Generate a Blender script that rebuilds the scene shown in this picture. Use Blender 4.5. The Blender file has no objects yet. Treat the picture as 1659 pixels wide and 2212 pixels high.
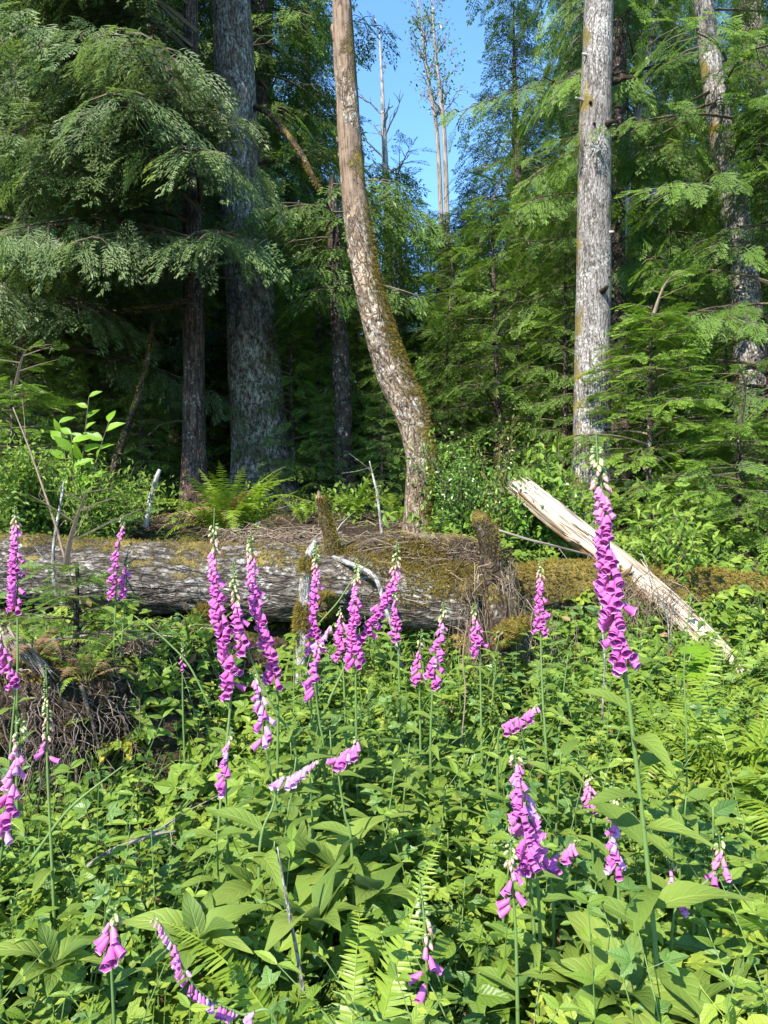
import bpy, math
import numpy as np
from math import radians, sin, cos, pi
from mathutils import Matrix, Vector

S = bpy.context.scene
COL = S.collection
# ------------------------------------------------------------------ camera
cd = bpy.data.cameras.new("camera"); cam = bpy.data.objects.new("camera", cd); COL.objects.link(cam)
CZ = 1.5
cam.location = (0, 0, CZ); cam.rotation_euler = (radians(90), 0, 0)
cd.sensor_fit = 'VERTICAL'; cd.sensor_height = 36; cd.sensor_width = 27; cd.lens = 26
cd.clip_start = 0.05; cd.clip_end = 1000
S.camera = cam
# ------------------------------------------------------------------ light
SUN_EL, SUN_AZ = radians(42), radians(212)        # azimuth clockwise from +Y
w = bpy.data.worlds.new("World"); S.world = w; w.use_nodes = True
nt = w.node_tree; bg = nt.nodes['Background']
sky = nt.nodes.new('ShaderNodeTexSky'); sky.sky_type = 'NISHITA'; sky.sun_disc = False
sky.sun_elevation = SUN_EL; sky.sun_rotation = SUN_AZ; sky.air_density = 1.0; sky.dust_density = 0.0; sky.ozone_density = 0.4
mul = nt.nodes.new('ShaderNodeMix'); mul.data_type = 'RGBA'; mul.blend_type = 'MULTIPLY'; mul.inputs[0].default_value = 1.0; mul.inputs[7].default_value = (.60, .87, 1.08, 1)
nt.links.new(sky.outputs[0], mul.inputs[6]); nt.links.new(mul.outputs[2], bg.inputs[0]); bg.inputs[1].default_value = 0.15
ld = bpy.data.lights.new("sun", 'SUN'); sun = bpy.data.objects.new("sun", ld); COL.objects.link(sun)
ld.energy = 4.7; ld.angle = radians(0.5); ld.color = (1.0, 0.94, 0.84)
sd = Vector((sin(SUN_AZ) * cos(SUN_EL), cos(SUN_AZ) * cos(SUN_EL), sin(SUN_EL)))
sun.rotation_euler = sd.to_track_quat('Z', 'Y').to_euler(); sun.location = sd * 60
S.view_settings.view_transform = 'Standard'; S.view_settings.look = 'None'
S.view_settings.exposure = 1.45; S.view_settings.gamma = 1.0
S.render.engine = 'CYCLES'
S.cycles.use_denoising = True
S.cycles.max_bounces = 8; S.cycles.diffuse_bounces = 4; S.cycles.glossy_bounces = 2; S.cycles.transmission_bounces = 6
S.cycles.sample_clamp_indirect = 6.0
S.cycles.caustics_reflective = False; S.cycles.caustics_refractive = False

# ------------------------------------------------------------------ maths
rng = np.random.default_rng(11)
FPX = 2212 * 26 / 36.0
def P(px, py, d):
    return np.array([(px - 829.5) / FPX * d, d, CZ - (py - 1106) / FPX * d])
def nrm(a):
    a = np.asarray(a, float); return a / np.maximum(np.linalg.norm(a, axis=-1, keepdims=True), 1e-9)
def sst(x, a, b):
    t = np.clip((np.asarray(x, float) - a) / (b - a), 0, 1); return t * t * (3 - 2 * t)
def _h(i, j, k, s):
    n = (i * 374761393 + j * 668265263 + k * 2147483647 + s * 974711) & 0xFFFFFFFF
    n = ((n ^ (n >> 13)) * 1274126177) & 0xFFFFFFFF
    return ((n ^ (n >> 16)) & 0xFFFF) / 65535.0
def vnoise(p, seed=0):
    p = np.asarray(p, float); f = np.floor(p); t = p - f; t = t * t * (3 - 2 * t); i = f.astype(np.int64)
    out = 0
    for a in (0, 1):
        for b in (0, 1):
            for c in (0, 1):
                wgt = (t[..., 0] if a else 1 - t[..., 0]) * (t[..., 1] if b else 1 - t[..., 1]) * (t[..., 2] if c else 1 - t[..., 2])
                out = out + wgt * _h(i[..., 0] + a, i[..., 1] + b, i[..., 2] + c, seed)
    return out * 2 - 1
def fbm(p, o=3, seed=0):
    p = np.asarray(p, float); r = 0; a = 1; n = 0
    for k in range(o):
        r = r + a * vnoise(p * 2 ** k, seed + k); n += a; a *= .5
    return r / n
def G(x, y):
    x = np.asarray(x, float); y = np.asarray(y, float)
    z = np.interp(y, [-8, 1, 2, 3, 4, 4.6, 5.2, 5.8, 6.5, 8, 10, 14, 20, 40, 120],
                  [-.3, -.1, -.04, .08, .28, .48, .84, 1.17, 1.30, 1.44, 1.6, 2.0, 2.9, 8, 30])
    z = z + .05 * vnoise(np.stack([x * 1.3, y * 1.3, x * 0], -1), 3) + .025 * vnoise(np.stack([x * 4, y * 4, x * 0], -1), 4)
    bank = sst(-x, .75, 1.15) * sst(y, 3.35, 3.75) * (1 - sst(y, 4.2, 5.1))
    z = z + .42 * bank
    z = z + np.where(y > 9, .6 * sst(y, 9, 25) * fbm(np.stack([x * .09, y * .09, x * 0 + 5], -1), 2, 9), 0)
    return z
def g1(x, y): return float(G(np.array(x), np.array(y)))
def frames(d, up):
    """columns side, d, normal"""
    d = nrm(d); s = nrm(np.cross(d, up)); n = np.cross(s, d)
    return np.stack([s, d, n], -1)
def rotax(v, ax, ang):
    ax = nrm(ax); ang = np.asarray(ang)[..., None]
    return v * np.cos(ang) + np.cross(ax, v) * np.sin(ang) + ax * (np.sum(ax * v, -1, keepdims=True)) * (1 - np.cos(ang))
def catmull(pts, n):
    p = np.asarray(pts, float); p = np.vstack([2 * p[0] - p[1], p, 2 * p[-1] - p[-2]])
    out = []; m = len(p) - 3; t = np.linspace(0, m, n)
    for u in t:
        i = min(int(u), m - 1); f = u - i; a, b, c, e = p[i:i + 4]
        out.append(.5 * (2 * b + (c - a) * f + (2 * a - 5 * b + 4 * c - e) * f * f + (3 * b - a - 3 * c + e) * f ** 3))
    return np.array(out)

# ------------------------------------------------------------------ mesh batches
class Tm: pass
class MB:
    def __init__(s): s.V = []; s.L = []; s.T = []; s.M = []; s.R = []; s.C = []; s.n = 0
    def raw(s, v, l, t, tc=None, r=.5, m=0):
        v = np.asarray(v, float).reshape(-1, 3); k = len(v); l = np.asarray(l, np.int64).ravel(); t = np.asarray(t, np.int64).ravel()
        s.V.append(v); s.L.append(l + s.n); s.T.append(t)
        s.C.append(np.zeros((k, 3)) if tc is None else np.asarray(tc, float).reshape(-1, 3))
        s.R.append(np.broadcast_to(np.asarray(r, float), (k,)).copy()); s.M.append(np.broadcast_to(np.asarray(m, np.int64), (len(t),)).copy()); s.n += k
    def cat(s):
        t = Tm(); t.v = np.concatenate(s.V); t.l = np.concatenate(s.L); t.t = np.concatenate(s.T); t.c = np.concatenate(s.C)
        t.r = np.concatenate(s.R); t.m = np.concatenate(s.M); return t
    def inst(s, T, A, B, r, wr=.3, m=None):
        A = np.asarray(A, float); B = np.asarray(B, float); k = len(B); n = len(T.v)
        if k == 0: return
        v = np.einsum('kij,nj->kni', A, T.v) + B[:, None]
        l = (T.l[None] + (np.arange(k) * n)[:, None]).ravel()
        rr = (np.asarray(r, float)[:, None] * (1 - wr) + T.r[None] * wr).ravel()
        s.raw(v.reshape(-1, 3), l, np.tile(T.t, k), np.tile(T.c, (k, 1)), rr, np.tile(T.m, k) if m is None else m)
    def tube(s, pts, rad, sides=8, disp=None, caps=True, m=0, r=.5, tcr=None, squash=None):
        pts = np.asarray(pts, float); n = len(pts); rad = np.broadcast_to(np.asarray(rad, float), (n,))
        tg = nrm(np.gradient(pts, axis=0)); ref = np.array([1., 0, 0]) if abs(tg[0][0]) < .9 else np.array([0, 1., 0])
        N = np.zeros((n, 3)); u = nrm(ref - tg[0] * np.dot(ref, tg[0]))
        for i in range(n):
            u = nrm(u - tg[i] * np.dot(u, tg[i])); N[i] = u
        Bn = np.cross(tg, N); th = np.arange(sides) * 2 * pi / sides
        ln = np.concatenate([[0], np.cumsum(np.linalg.norm(np.diff(pts, axis=0), axis=1))])
        R0 = tcr or float(rad.mean())
        tc = np.stack([np.broadcast_to(np.cos(th) * R0, (n, sides)), np.broadcast_to(np.sin(th) * R0, (n, sides)), np.broadcast_to(ln[:, None], (n, sides))], -1)
        rr = np.broadcast_to(rad[:, None], (n, sides)).copy()
        if disp is not None: rr = rr + disp(tc, th[None], ln[:, None], rr)
        D = N[:, None] * np.cos(th)[None, :, None] + Bn[:, None] * np.sin(th)[None, :, None]
        v = (pts[:, None] + D * rr[..., None]).reshape(-1, 3)
        i = np.arange(n - 1)[:, None] * sides; j = np.arange(sides)[None]; j2 = (j + 1) % sides
        f = np.stack([i + j, i + j2, i + sides + j2, i + sides + j], -1).reshape(-1, 4)
        l = f.ravel(); t = np.full(len(f), 4)
        if caps and sides > 2:
            l = np.concatenate([l, np.arange(sides)[::-1], (n - 1) * sides + np.arange(sides)]); t = np.concatenate([t, [sides, sides]])
        s.raw(v, l, t, tc, r, m); return v.reshape(n, sides, 3), D
    def mesh(s, name, mats, smooth=True):
        t = s.cat(); me = bpy.data.meshes.new(name)
        me.vertices.add(len(t.v)); me.vertices.foreach_set('co', t.v.astype(np.float32).ravel())
        me.loops.add(len(t.l)); me.loops.foreach_set('vertex_index', t.l.astype(np.int32))
        me.polygons.add(len(t.t)); st = np.concatenate([[0], np.cumsum(t.t)[:-1]]).astype(np.int32)
        me.polygons.foreach_set('loop_start', st)
        me.polygons.foreach_set('material_index', t.m.astype(np.int32))
        me.polygons.foreach_set('use_smooth', np.full(len(t.t), smooth, bool))
        a = me.attributes.new('rnd', 'FLOAT', 'POINT'); a.data.foreach_set('value', t.r.astype(np.float32))
        a = me.attributes.new('tc', 'FLOAT_VECTOR', 'POINT'); a.data.foreach_set('vector', t.c.astype(np.float32).ravel())
        for m in (mats if isinstance(mats, (list, tuple)) else [mats]): me.materials.append(m)
        me.update(calc_edges=True); return me
    def obj(s, name, mats, parent=None, smooth=True):
        return link(name, s.mesh(name, mats, smooth), parent)
def link(name, me, parent=None, mat=None):
    o = bpy.data.objects.new(name, me); COL.objects.link(o)
    if parent is not None: o.parent = parent
    if mat is not None: o.matrix_basis = mat
    return o
def tag(o, label, cat, group=None, kind=None):
    if label: o['label'] = label
    if cat: o['category'] = cat
    if group: o['group'] = group
    if kind: o['kind'] = kind
    return o
def empty(name, loc, label, cat, group=None):
    o = bpy.data.objects.new(name, None); COL.objects.link(o); o.location = [float(c) for c in loc]; o.empty_display_size = .1
    return tag(o, label, cat, group)
def dup(root, loc, rz=0, sc=1, label=None, group=None, tilt=(0, 0)):
    r = root.copy(); COL.objects.link(r); r.location = [float(c) for c in loc]; r.rotation_euler = (tilt[0], tilt[1], rz)
    r.scale = (sc, sc, sc) if np.isscalar(sc) else sc
    if label: r['label'] = label
    if group: r['group'] = group
    for ch in list(root.children):
        c = ch.copy(); COL.objects.link(c); c.parent = r
        for g in ch.children:
            e = g.copy(); COL.objects.link(e); e.parent = c
    return r
def M4(A, B, s=1.0):
    A = np.asarray(A) * s
    return Matrix(((A[0][0], A[0][1], A[0][2], B[0]), (A[1][0], A[1][1], A[1][2], B[1]), (A[2][0], A[2][1], A[2][2], B[2]), (0, 0, 0, 1)))

# ------------------------------------------------------------------ materials
class NT:
    def __init__(s, name):
        s.m = bpy.data.materials.new(name); s.m.use_nodes = True; s.t = s.m.node_tree; s.t.nodes.clear()
    def n(s, typ, ins=None, **kw):
        nd = s.t.nodes.new('ShaderNode' + typ)
        for k, v in kw.items(): setattr(nd, k, v)
        for k, v in (ins or {}).items():
            if isinstance(v, bpy.types.NodeSocket): s.t.links.new(v, nd.inputs[k])
            else: nd.inputs[k].default_value = v
        return nd
    def attr(s, nm): return s.n('Attribute', attribute_name=nm)
    def ramp(s, fac, stops, interp='LINEAR'):
        r = s.n('ValToRGB', {0: fac}); r.color_ramp.interpolation = interp; e = r.color_ramp.elements
        while len(e) < len(stops): e.new(.5)
        for i, (p, c) in enumerate(stops): e[i].position = p; e[i].color = (*c, 1) if len(c) == 3 else c
        return r.outputs[0]
    def math(s, op, a, b=0.0, c=None, clamp=False):
        nd = s.n('Math', {0: a, 1: b}, operation=op, use_clamp=clamp)
        if c is not None:
            if isinstance(c, bpy.types.NodeSocket): s.t.links.new(c, nd.inputs[2])
            else: nd.inputs[2].default_value = c
        return nd.outputs[0]
    def mix(s, f, a, b, bt='MIX'):
        nd = s.n('Mix', data_type='RGBA', blend_type=bt)
        for k, v in ((0, f), (6, a), (7, b)):
            if isinstance(v, bpy.types.NodeSocket): s.t.links.new(v, nd.inputs[k])
            elif k == 0: nd.inputs[0].default_value = v
            else: nd.inputs[k].default_value = (*v, 1)
        return nd.outputs[2]
    def noise(s, vec, scale, det=3, rough=.55, dist=0.0):
        return s.n('TexNoise', {'Vector': vec, 'Scale': scale, 'Detail': det, 'Roughness': rough, 'Distortion': dist}).outputs[0]
    def mapv(s, vec, sc): return s.n('Mapping', {'Vector': vec, 'Scale': sc}).outputs[0]
    def out(s, sh): s.n('OutputMaterial', {0: sh}); return s.m

def leafmat(name, stops, rough=.45, trans=.35, tcol=(1.15, 1.2, .65), veins=0.0, under=.0, spec=.4, nz=.25, side=9.0):
    k = NT(name); rn = k.attr('rnd').outputs['Fac']
    geo = k.n('NewGeometry'); pos = geo.outputs['Position']
    v = k.math('ADD', rn, k.math('MULTIPLY', k.math('SUBTRACT', k.noise(pos, 2.2, 2), .5), nz), clamp=True)
    n = len(stops); col = k.ramp(v, [(i / (n - 1), c) for i, c in enumerate(stops)])
    bump = None
    if veins > 0:
        sp = k.n('SeparateXYZ', {0: k.attr('tc').outputs['Vector']}); au = k.math('ABSOLUTE', sp.outputs[0])
        mid = k.math('SUBTRACT', 1.0, k.math('MULTIPLY', au, 9.0), clamp=True)
        ph = k.math('MULTIPLY', k.math('SUBTRACT', sp.outputs[1], k.math('MULTIPLY', au, .28)), 6.2832 * side)
        sv = k.math('POWER', k.math('MULTIPLY_ADD', k.math('SINE', ph), .5, .5), 6.0)
        vv = k.math('MAXIMUM', mid, k.math('MULTIPLY', sv, .55))
        light = k.mix(1.0, col, (1.7, 1.5, 1.5), 'MULTIPLY')
        col = k.mix(k.math('MULTIPLY', vv, veins), col, light)
        bump = k.n('Bump', {'Height': k.math('SUBTRACT', 1.0, vv), 'Strength': .5, 'Distance': .004}).outputs[0]
    if under > 0:
        grey = k.mix(.55, col, (.20, .26, .16))
        col = k.mix(k.math('MULTIPLY', geo.outputs['Backfacing'], under), col, grey)
    ins = {'Base Color': col, 'Roughness': rough, 'Specular IOR Level': spec}
    if bump is not None: ins['Normal'] = bump
    p = k.n('BsdfPrincipled', ins)
    tr = k.n('BsdfTranslucent', {0: k.mix(1.0, col, tcol, 'MULTIPLY')})
    return k.out(k.n('MixShader', {0: trans, 1: p.outputs[0], 2: tr.outputs[0]}).outputs[0])

MOSS = [(0, (.06, .045, .016)), (.5, (.165, .122, .032)), (1, (.30, .23, .055))]
def barkmat(name, dark, mid, light, scale=14, stretch=.3, lichen=.3, moss=.2, mosstop=0.0, mossside=None, bump=.6, wood=None, crk=1.0):
    k = NT(name); tc = k.attr('tc').outputs['Vector']
    warp = k.n('VectorMath', {0: tc, 1: k.n('VectorMath', {0: k.n('TexNoise', {'Vector': tc, 'Scale': scale * .45, 'Detail': 3}).outputs[1], 'Scale': .9 / scale}, operation='SCALE').outputs[0]}, operation='ADD').outputs[0]
    vc = k.mapv(warp, (1, 1, stretch))
    r1 = k.noise(vc, scale * .75, 3, .5, .4); ridge = k.math('ABSOLUTE', k.math('SUBTRACT', r1, .5))
    r2_ = k.math('ABSOLUTE', k.math('SUBTRACT', k.noise(k.mapv(vc, (1, 1, 2.2)), scale * 1.1, 2, .5, .3), .5))
    v1 = k.math('MINIMUM', ridge, k.math('MULTIPLY_ADD', r2_, 1.5, .02))
    cell = k.n('HueSaturation', {'Saturation': .0, 'Value': 1.5, 'Color': k.n('TexVoronoi', {'Vector': vc, 'Scale': scale * .8}).outputs['Color']}).outputs[0]
    fine = k.noise(k.mapv(tc, (1, 1, stretch * 1.4)), scale * 3.2, 5, .65)
    crack = k.ramp(v1, [(0, (0, 0, 0)), (.035 * crk, (.4, .4, .4)), (.12 * crk, (1, 1, 1))])
    big = k.noise(tc, 2.4, 4, .6)
    base = k.ramp(k.math('ADD', k.math('MULTIPLY', fine, .65), k.math('MULTIPLY', big, .35)), [(.3, dark), (.5, mid), (.72, light)])
    base = k.mix(.30, base, k.mix(1.0, base, cell, 'MULTIPLY'))
    base = k.mix(crack, k.mix(1.0, base, (.16, .13, .11), 'MULTIPLY'), base)
    if lichen > 0:
        lz = k.noise(k.mapv(tc, (1, 1, .6)), scale * 1.5, 5, .7); la = k.noise(tc, 3.1, 2)
        lm = k.math('MULTIPLY', k.ramp(lz, [(.58 - lichen * .22, (0, 0, 0)), (.66 - lichen * .22, (1, 1, 1))]), k.ramp(la, [(.38, (.15, .15, .15)), (.62, (1, 1, 1))]))
        base = k.mix(k.math('MULTIPLY', lm, k.math('MULTIPLY_ADD', crack, .8, .1)), base, (.47, .46, .42))
    h = k.math('ADD', k.math('MULTIPLY', crack, .7), k.math('MULTIPLY', fine, .5))
    if wood is not None:
        wn = k.noise(k.mapv(tc, (1, 1, .35)), 3.0, 3, .5)
        wm = k.math('MULTIPLY', k.ramp(wn, [(.50, (0, 0, 0)), (.54, (1, 1, 1))]), k.math('MULTIPLY_ADD', k.n('SeparateXYZ', {0: tc}).outputs[2], 1.2, -3.0, clamp=True))
        gr = k.noise(k.mapv(tc, (1, 1, .05)), 60, 4, .6)
        wc = k.ramp(k.math('ADD', k.math('MULTIPLY', gr, .6), k.math('MULTIPLY', k.noise(tc, 9, 4, .65), .4)), [(.36, (wood[0] * .3, wood[1] * .27, wood[2] * .24)), (.54, wood), (.8, (wood[0] * 1.3, wood[1] * 1.3, wood[2] * 1.3))])
        base = k.mix(wm, base, wc); h = k.mix(wm, h, k.math('MULTIPLY', gr, .35))
    if moss > 0 or mosstop > 0:
        mn = k.noise(tc, 3.6, 5, .62); mf = k.noise(tc, 85, 4, .7)
        nz = k.n('SeparateXYZ', {0: k.n('NewGeometry').outputs['Normal']})
        a = k.math('ADD', mn, (moss - .5) * .6)
        if mosstop: a = k.math('ADD', a, k.math('MULTIPLY', nz.outputs[2], mosstop))
        if mossside: a = k.math('ADD', a, k.math('MULTIPLY', nz.outputs[0], mossside))
        mm = k.ramp(k.math('ADD', a, k.math('MULTIPLY', k.math('SUBTRACT', mf, .5), .35)), [(.52, (0, 0, 0)), (.60, (1, 1, 1))])
        mc = k.ramp(k.math('MULTIPLY_ADD', k.math('SUBTRACT', k.noise(tc, 6, 3), .5), .8, mf), [(.25, MOSS[0][1]), (.5, MOSS[1][1]), (.75, MOSS[2][1])])
        base = k.mix(mm, base, mc); h = k.mix(mm, h, k.math('MULTIPLY_ADD', mf, 1.2, .5))
    b = k.n('Bump', {'Height': h, 'Strength': bump, 'Distance': .02}).outputs[0]
    return k.out(k.n('BsdfPrincipled', {'Base Color': base, 'Roughness': .85, 'Specular IOR Level': .25, 'Normal': b}).outputs[0])

def woodmat(name, cols, rough=.7, gs=70, bark=None, stretch=.03):
    k = NT(name); tc = k.attr('tc').outputs['Vector']
    g = k.noise(k.mapv(tc, (1, 1, stretch)), gs, 5, .6, .3); g2 = k.noise(k.mapv(tc, (1, 1, .2)), 5, 3)
    c = k.ramp(k.math('ADD', k.math('MULTIPLY', g, .7), k.math('MULTIPLY', g2, .3)), [(.3, cols[0]), (.48, cols[1]), (.7, cols[2])])
    h = g
    cr = k.math('ABSOLUTE', k.math('SUBTRACT', k.noise(k.mapv(tc, (1, 1, .04)), gs * .28, 3, .5, .3), .5)); cm = k.ramp(cr, [(.0, (0, 0, 0)), (.03, (1, 1, 1))])
    c = k.mix(k.math('MULTIPLY', k.ramp(k.noise(k.mapv(tc, (1, 1, .25)), 6, 4, .6), [(.45, (0, 0, 0)), (.65, (1, 1, 1))]), .6), c, (.30, .27, .235))
    c = k.mix(cm, k.mix(1.0, c, (.30, .25, .20), 'MULTIPLY'), c); h = k.math('ADD', g, cm)
    if bark is not None:
        nz = k.n('SeparateXYZ', {0: k.n('NewGeometry').outputs['Normal']})
        bn = k.noise(k.mapv(tc, (1, 1, .25)), 7, 5, .65)
        bm = k.ramp(k.math('SUBTRACT', bn, k.math('MULTIPLY', nz.outputs[2], .30)), [(.55, (0, 0, 0)), (.62, (1, 1, 1))])
        c = k.mix(bm, c, k.ramp(k.noise(k.mapv(tc, (1, 1, .15)), 40, 4), [(.3, (bark[0] * .35, bark[1] * .3, bark[2] * .25)), (.7, bark)]))
    b = k.n('Bump', {'Height': h, 'Strength': .7, 'Distance': .012}).outputs[0]
    return k.out(k.n('BsdfPrincipled', {'Base Color': c, 'Roughness': rough, 'Specular IOR Level': .3, 'Normal': b}).outputs[0])
def twigmat(name, stops, rough=.8):
    k = NT(name); c = k.ramp(k.attr('rnd').outputs['Fac'], [(i / (len(stops) - 1), s) for i, s in enumerate(stops)])
    n = k.noise(k.n('NewGeometry').outputs['Position'], 45, 3)
    c = k.mix(.5, c, k.mix(1.0, c, k.ramp(n, [(.3, (.45, .45, .45)), (.7, (1.5, 1.5, 1.5))]), 'MULTIPLY'))
    return k.out(k.n('BsdfPrincipled', {'Base Color': c, 'Roughness': rough, 'Specular IOR Level': .25}).outputs[0])

mGround = None
def groundmat():
    k = NT('forest soil'); pos = k.n('NewGeometry').outputs['Position']
    a = k.noise(pos, 3.0, 5, .65); b = k.noise(pos, 38, 5, .7); lit = k.n('TexVoronoi', {'Vector': pos, 'Scale': 34.0, 'Randomness': 1.0})
    c = k.ramp(k.math('ADD', k.math('MULTIPLY', a, .4), k.math('MULTIPLY', b, .6)), [(.32, (.016, .011, .008)), (.5, (.050, .035, .023)), (.7, (.13, .095, .065))])
    c = k.mix(.45, c, k.mix(1.0, c, k.n('HueSaturation', {'Saturation': .25, 'Color': lit.outputs['Color']}).outputs[0], 'MULTIPLY'))
    ms = k.ramp(k.noise(pos, 1.9, 5, .65), [(.52, (0, 0, 0)), (.62, (1, 1, 1))])
    c = k.mix(ms, c, k.ramp(b, [(.3, (.035, .035, .01)), (.7, (.11, .12, .025))]))
    h = k.math('ADD', b, k.math('MULTIPLY', lit.outputs['Distance'], 1.0))
    return k.out(k.n('BsdfPrincipled', {'Base Color': c, 'Roughness': .95, 'Specular IOR Level': .1, 'Normal': k.n('Bump', {'Height': h, 'Strength': .9, 'Distance': .03}).outputs[0]}).outputs[0])

mSpruce = barkmat('spruce bark', (.07, .048, .032), (.155, .115, .08), (.27, .215, .165), 24, .24, .6, .10, bump=.9)
mGrey = barkmat('grey hemlock bark', (.085, .070, .060), (.155, .133, .120), (.235, .21, .19), 40, .14, .42, .10, mossside=-.26, bump=.4, crk=.6)
mAlder = barkmat('shedding alder bark', (.11, .072, .045), (.26, .185, .12), (.42, .33, .235), 22, .30, .38, .38, mossside=.18, bump=1.0, wood=(.21, .145, .10))
mDark = barkmat('dark snag bark', (.035, .026, .02), (.085, .06, .045), (.16, .115, .085), 16, .35, .15, .15, bump=1.0)
mCedarB = barkmat('reddish cedar bark', (.05, .03, .022), (.11, .07, .052), (.18, .125, .10), 40, .08, .1, .15, bump=.8)
mLog = barkmat('platy log bark', (.045, .034, .026), (.12, .098, .08), (.27, .24, .21), 24, .17, .34, .26, mosstop=.26, bump=1.0, crk=1.0)
mMossy = barkmat('moss covered wood', (.07, .05, .03), (.14, .10, .06), (.24, .18, .11), 18, .3, .1, .62, mosstop=.15, bump=.9)
mStub = barkmat('dark mossy wood', (.03, .02, .012), (.08, .055, .032), (.15, .105, .06), 18, .3, .05, .50, mosstop=.1, bump=1.0)
mDuff = barkmat('needle duff and moss', (.035, .024, .015), (.10, .07, .045), (.19, .14, .09), 40, 1.0, 0, .42, mosstop=.12, bump=1.0)
mPale = barkmat('pale lichened stick bark', (.22, .20, .17), (.38, .36, .33), (.58, .56, .52), 30, .4, .7, .28, bump=.6)
mWhite = woodmat('bleached wood', [(.24, .165, .10), (.46, .37, .27), (.60, .52, .42)], bark=(.33, .17, .07))
mMid = woodmat('dull grey brown wood', [(.09, .07, .055), (.22, .18, .15), (.38, .33, .29)])
mRot = woodmat('torn wood', [(.10, .06, .03), (.27, .17, .09), (.42, .30, .18)], gs=90)
mDeadWood = woodmat('weathered grey dead wood', [(.16, .14, .13), (.40, .37, .35), (.62, .59, .56)])
mTwig = twigmat('dry twigs', [(.07, .045, .028), (.17, .115, .075), (.27, .20, .14), (.36, .29, .22)])
mRootT = twigmat('roots', [(.04, .028, .02), (.10, .075, .055), (.24, .19, .15)])
mBranch = twigmat('conifer twig bark', [(.05, .04, .025), (.09, .07, .045), (.15, .12, .08)])
mMossF = leafmat('moss tufts', [(.07, .05, .016), (.165, .122, .028), (.27, .205, .045), (.37, .295, .07)], rough=.9, trans=.3, spec=.1)
mGround = groundmat()
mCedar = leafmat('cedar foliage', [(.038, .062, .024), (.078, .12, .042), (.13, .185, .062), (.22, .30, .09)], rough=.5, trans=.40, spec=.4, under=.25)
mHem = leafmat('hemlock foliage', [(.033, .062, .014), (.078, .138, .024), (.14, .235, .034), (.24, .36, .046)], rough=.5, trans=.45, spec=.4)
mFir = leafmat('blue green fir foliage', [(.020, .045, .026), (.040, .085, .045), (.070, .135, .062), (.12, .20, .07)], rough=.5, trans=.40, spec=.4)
mHerb = leafmat('herb leaves', [(.048, .10, .016), (.12, .205, .027), (.20, .30, .040), (.31, .40, .06)], rough=.42, trans=.42, veins=.4, under=.3, spec=.35, side=6)
mHerbDk = leafmat('cool herb leaves', [(.035, .085, .017), (.078, .155, .032), (.13, .225, .047), (.20, .31, .07)], rough=.4, trans=.35, veins=.3, under=.3, spec=.45, side=6)
mHerbYl = leafmat('pale herb leaves', [(.10, .16, .02), (.19, .27, .032), (.27, .36, .05), (.40, .42, .06)], rough=.45, trans=.45, veins=.35, under=.3, spec=.3, side=6)
mFox = leafmat('foxglove leaves', [(.07, .12, .024), (.125, .195, .034), (.185, .26, .045), (.26, .33, .07)], rough=.55, trans=.40, veins=.32, under=.75, spec=.25, side=7)
mShrub = leafmat('shrub leaves', [(.03, .07, .012), (.065, .14, .018), (.12, .22, .025), (.20, .32, .03)], rough=.32, trans=.35, spec=.55)
mBright = leafmat('bright sapling leaves', [(.12, .24, .02), (.19, .34, .022), (.27, .43, .03)], rough=.35, trans=.45, veins=.5)
mFern = leafmat('fern fronds', [(.06, .12, .014), (.13, .21, .022), (.21, .30, .03), (.29, .36, .05)], rough=.4, trans=.38, spec=.4)
mFernDead = leafmat('dead fern fronds', [(.10, .055, .025), (.20, .12, .06), (.32, .21, .11)], rough=.7, trans=.3, spec=.2)
mYellow = leafmat('yellowing leaves', [(.25, .22, .02), (.42, .34, .04), (.30, .17, .05)], rough=.5, trans=.35, veins=.6)
mRed = leafmat('red shoot leaves', [(.07, .13, .02), (.12, .16, .03), (.24, .13, .05)], rough=.35, trans=.35)
mGrass = leafmat('grass blades', [(.05, .12, .015), (.11, .20, .025), (.21, .27, .06)], rough=.45, trans=.35)
mStem = leafmat('green stems', [(.07, .13, .03), (.12, .19, .05), (.17, .24, .08)], rough=.5, trans=.1)
def bellmat(name, outc, outc2, inc, trans=.35):
    k = NT(name); tc = k.attr('tc').outputs['Vector']; sp = k.n('SeparateXYZ', {0: tc}); r = k.n('ObjectInfo').outputs['Random']
    geo = k.n('NewGeometry')
    c = k.mix(sp.outputs[1], outc2, outc)
    c = k.mix(k.math('MULTIPLY', r, .55), c, (outc[0] * 1.12, outc[1] * 1.7, outc[2] * .92))
    vo = k.n('TexVoronoi', {'Vector': tc, 'Scale': 9.0}).outputs['Distance']
    spot = k.math('MULTIPLY', k.ramp(vo, [(.16, (1, 1, 1)), (.24, (0, 0, 0))]), k.ramp(sp.outputs[2], [(.0, (1, 1, 1)), (.08, (0, 0, 0))]))
    ci = k.mix(spot, inc, (.16, .005, .08))
    rim = k.ramp(sp.outputs[1], [(.93, (0, 0, 0)), (1.0, (1, 1, 1))])
    c = k.mix(k.math('MULTIPLY', rim, .45), c, (.80, .48, .76)); ci = k.mix(k.math('MULTIPLY', rim, .6), ci, (.82, .55, .78))
    c = k.mix(geo.outputs['Backfacing'], c, ci)
    p = k.n('BsdfPrincipled', {'Base Color': c, 'Roughness': .5, 'Specular IOR Level': .3})
    t = k.n('BsdfTranslucent', {0: c})
    return k.out(k.n('MixShader', {0: trans, 1: p.outputs[0], 2: t.outputs[0]}).outputs[0])
mBell = bellmat('magenta bell petals', (.62, .105, .47), (.66, .17, .45), (.42, .075, .32))
mBellPink = bellmat('pink bell petals', (.68, .16, .50), (.70, .26, .42), (.66, .3, .55))
mBellPale = bellmat('faded lilac petals', (.56, .22, .58), (.60, .34, .56), (.66, .42, .64))
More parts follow.
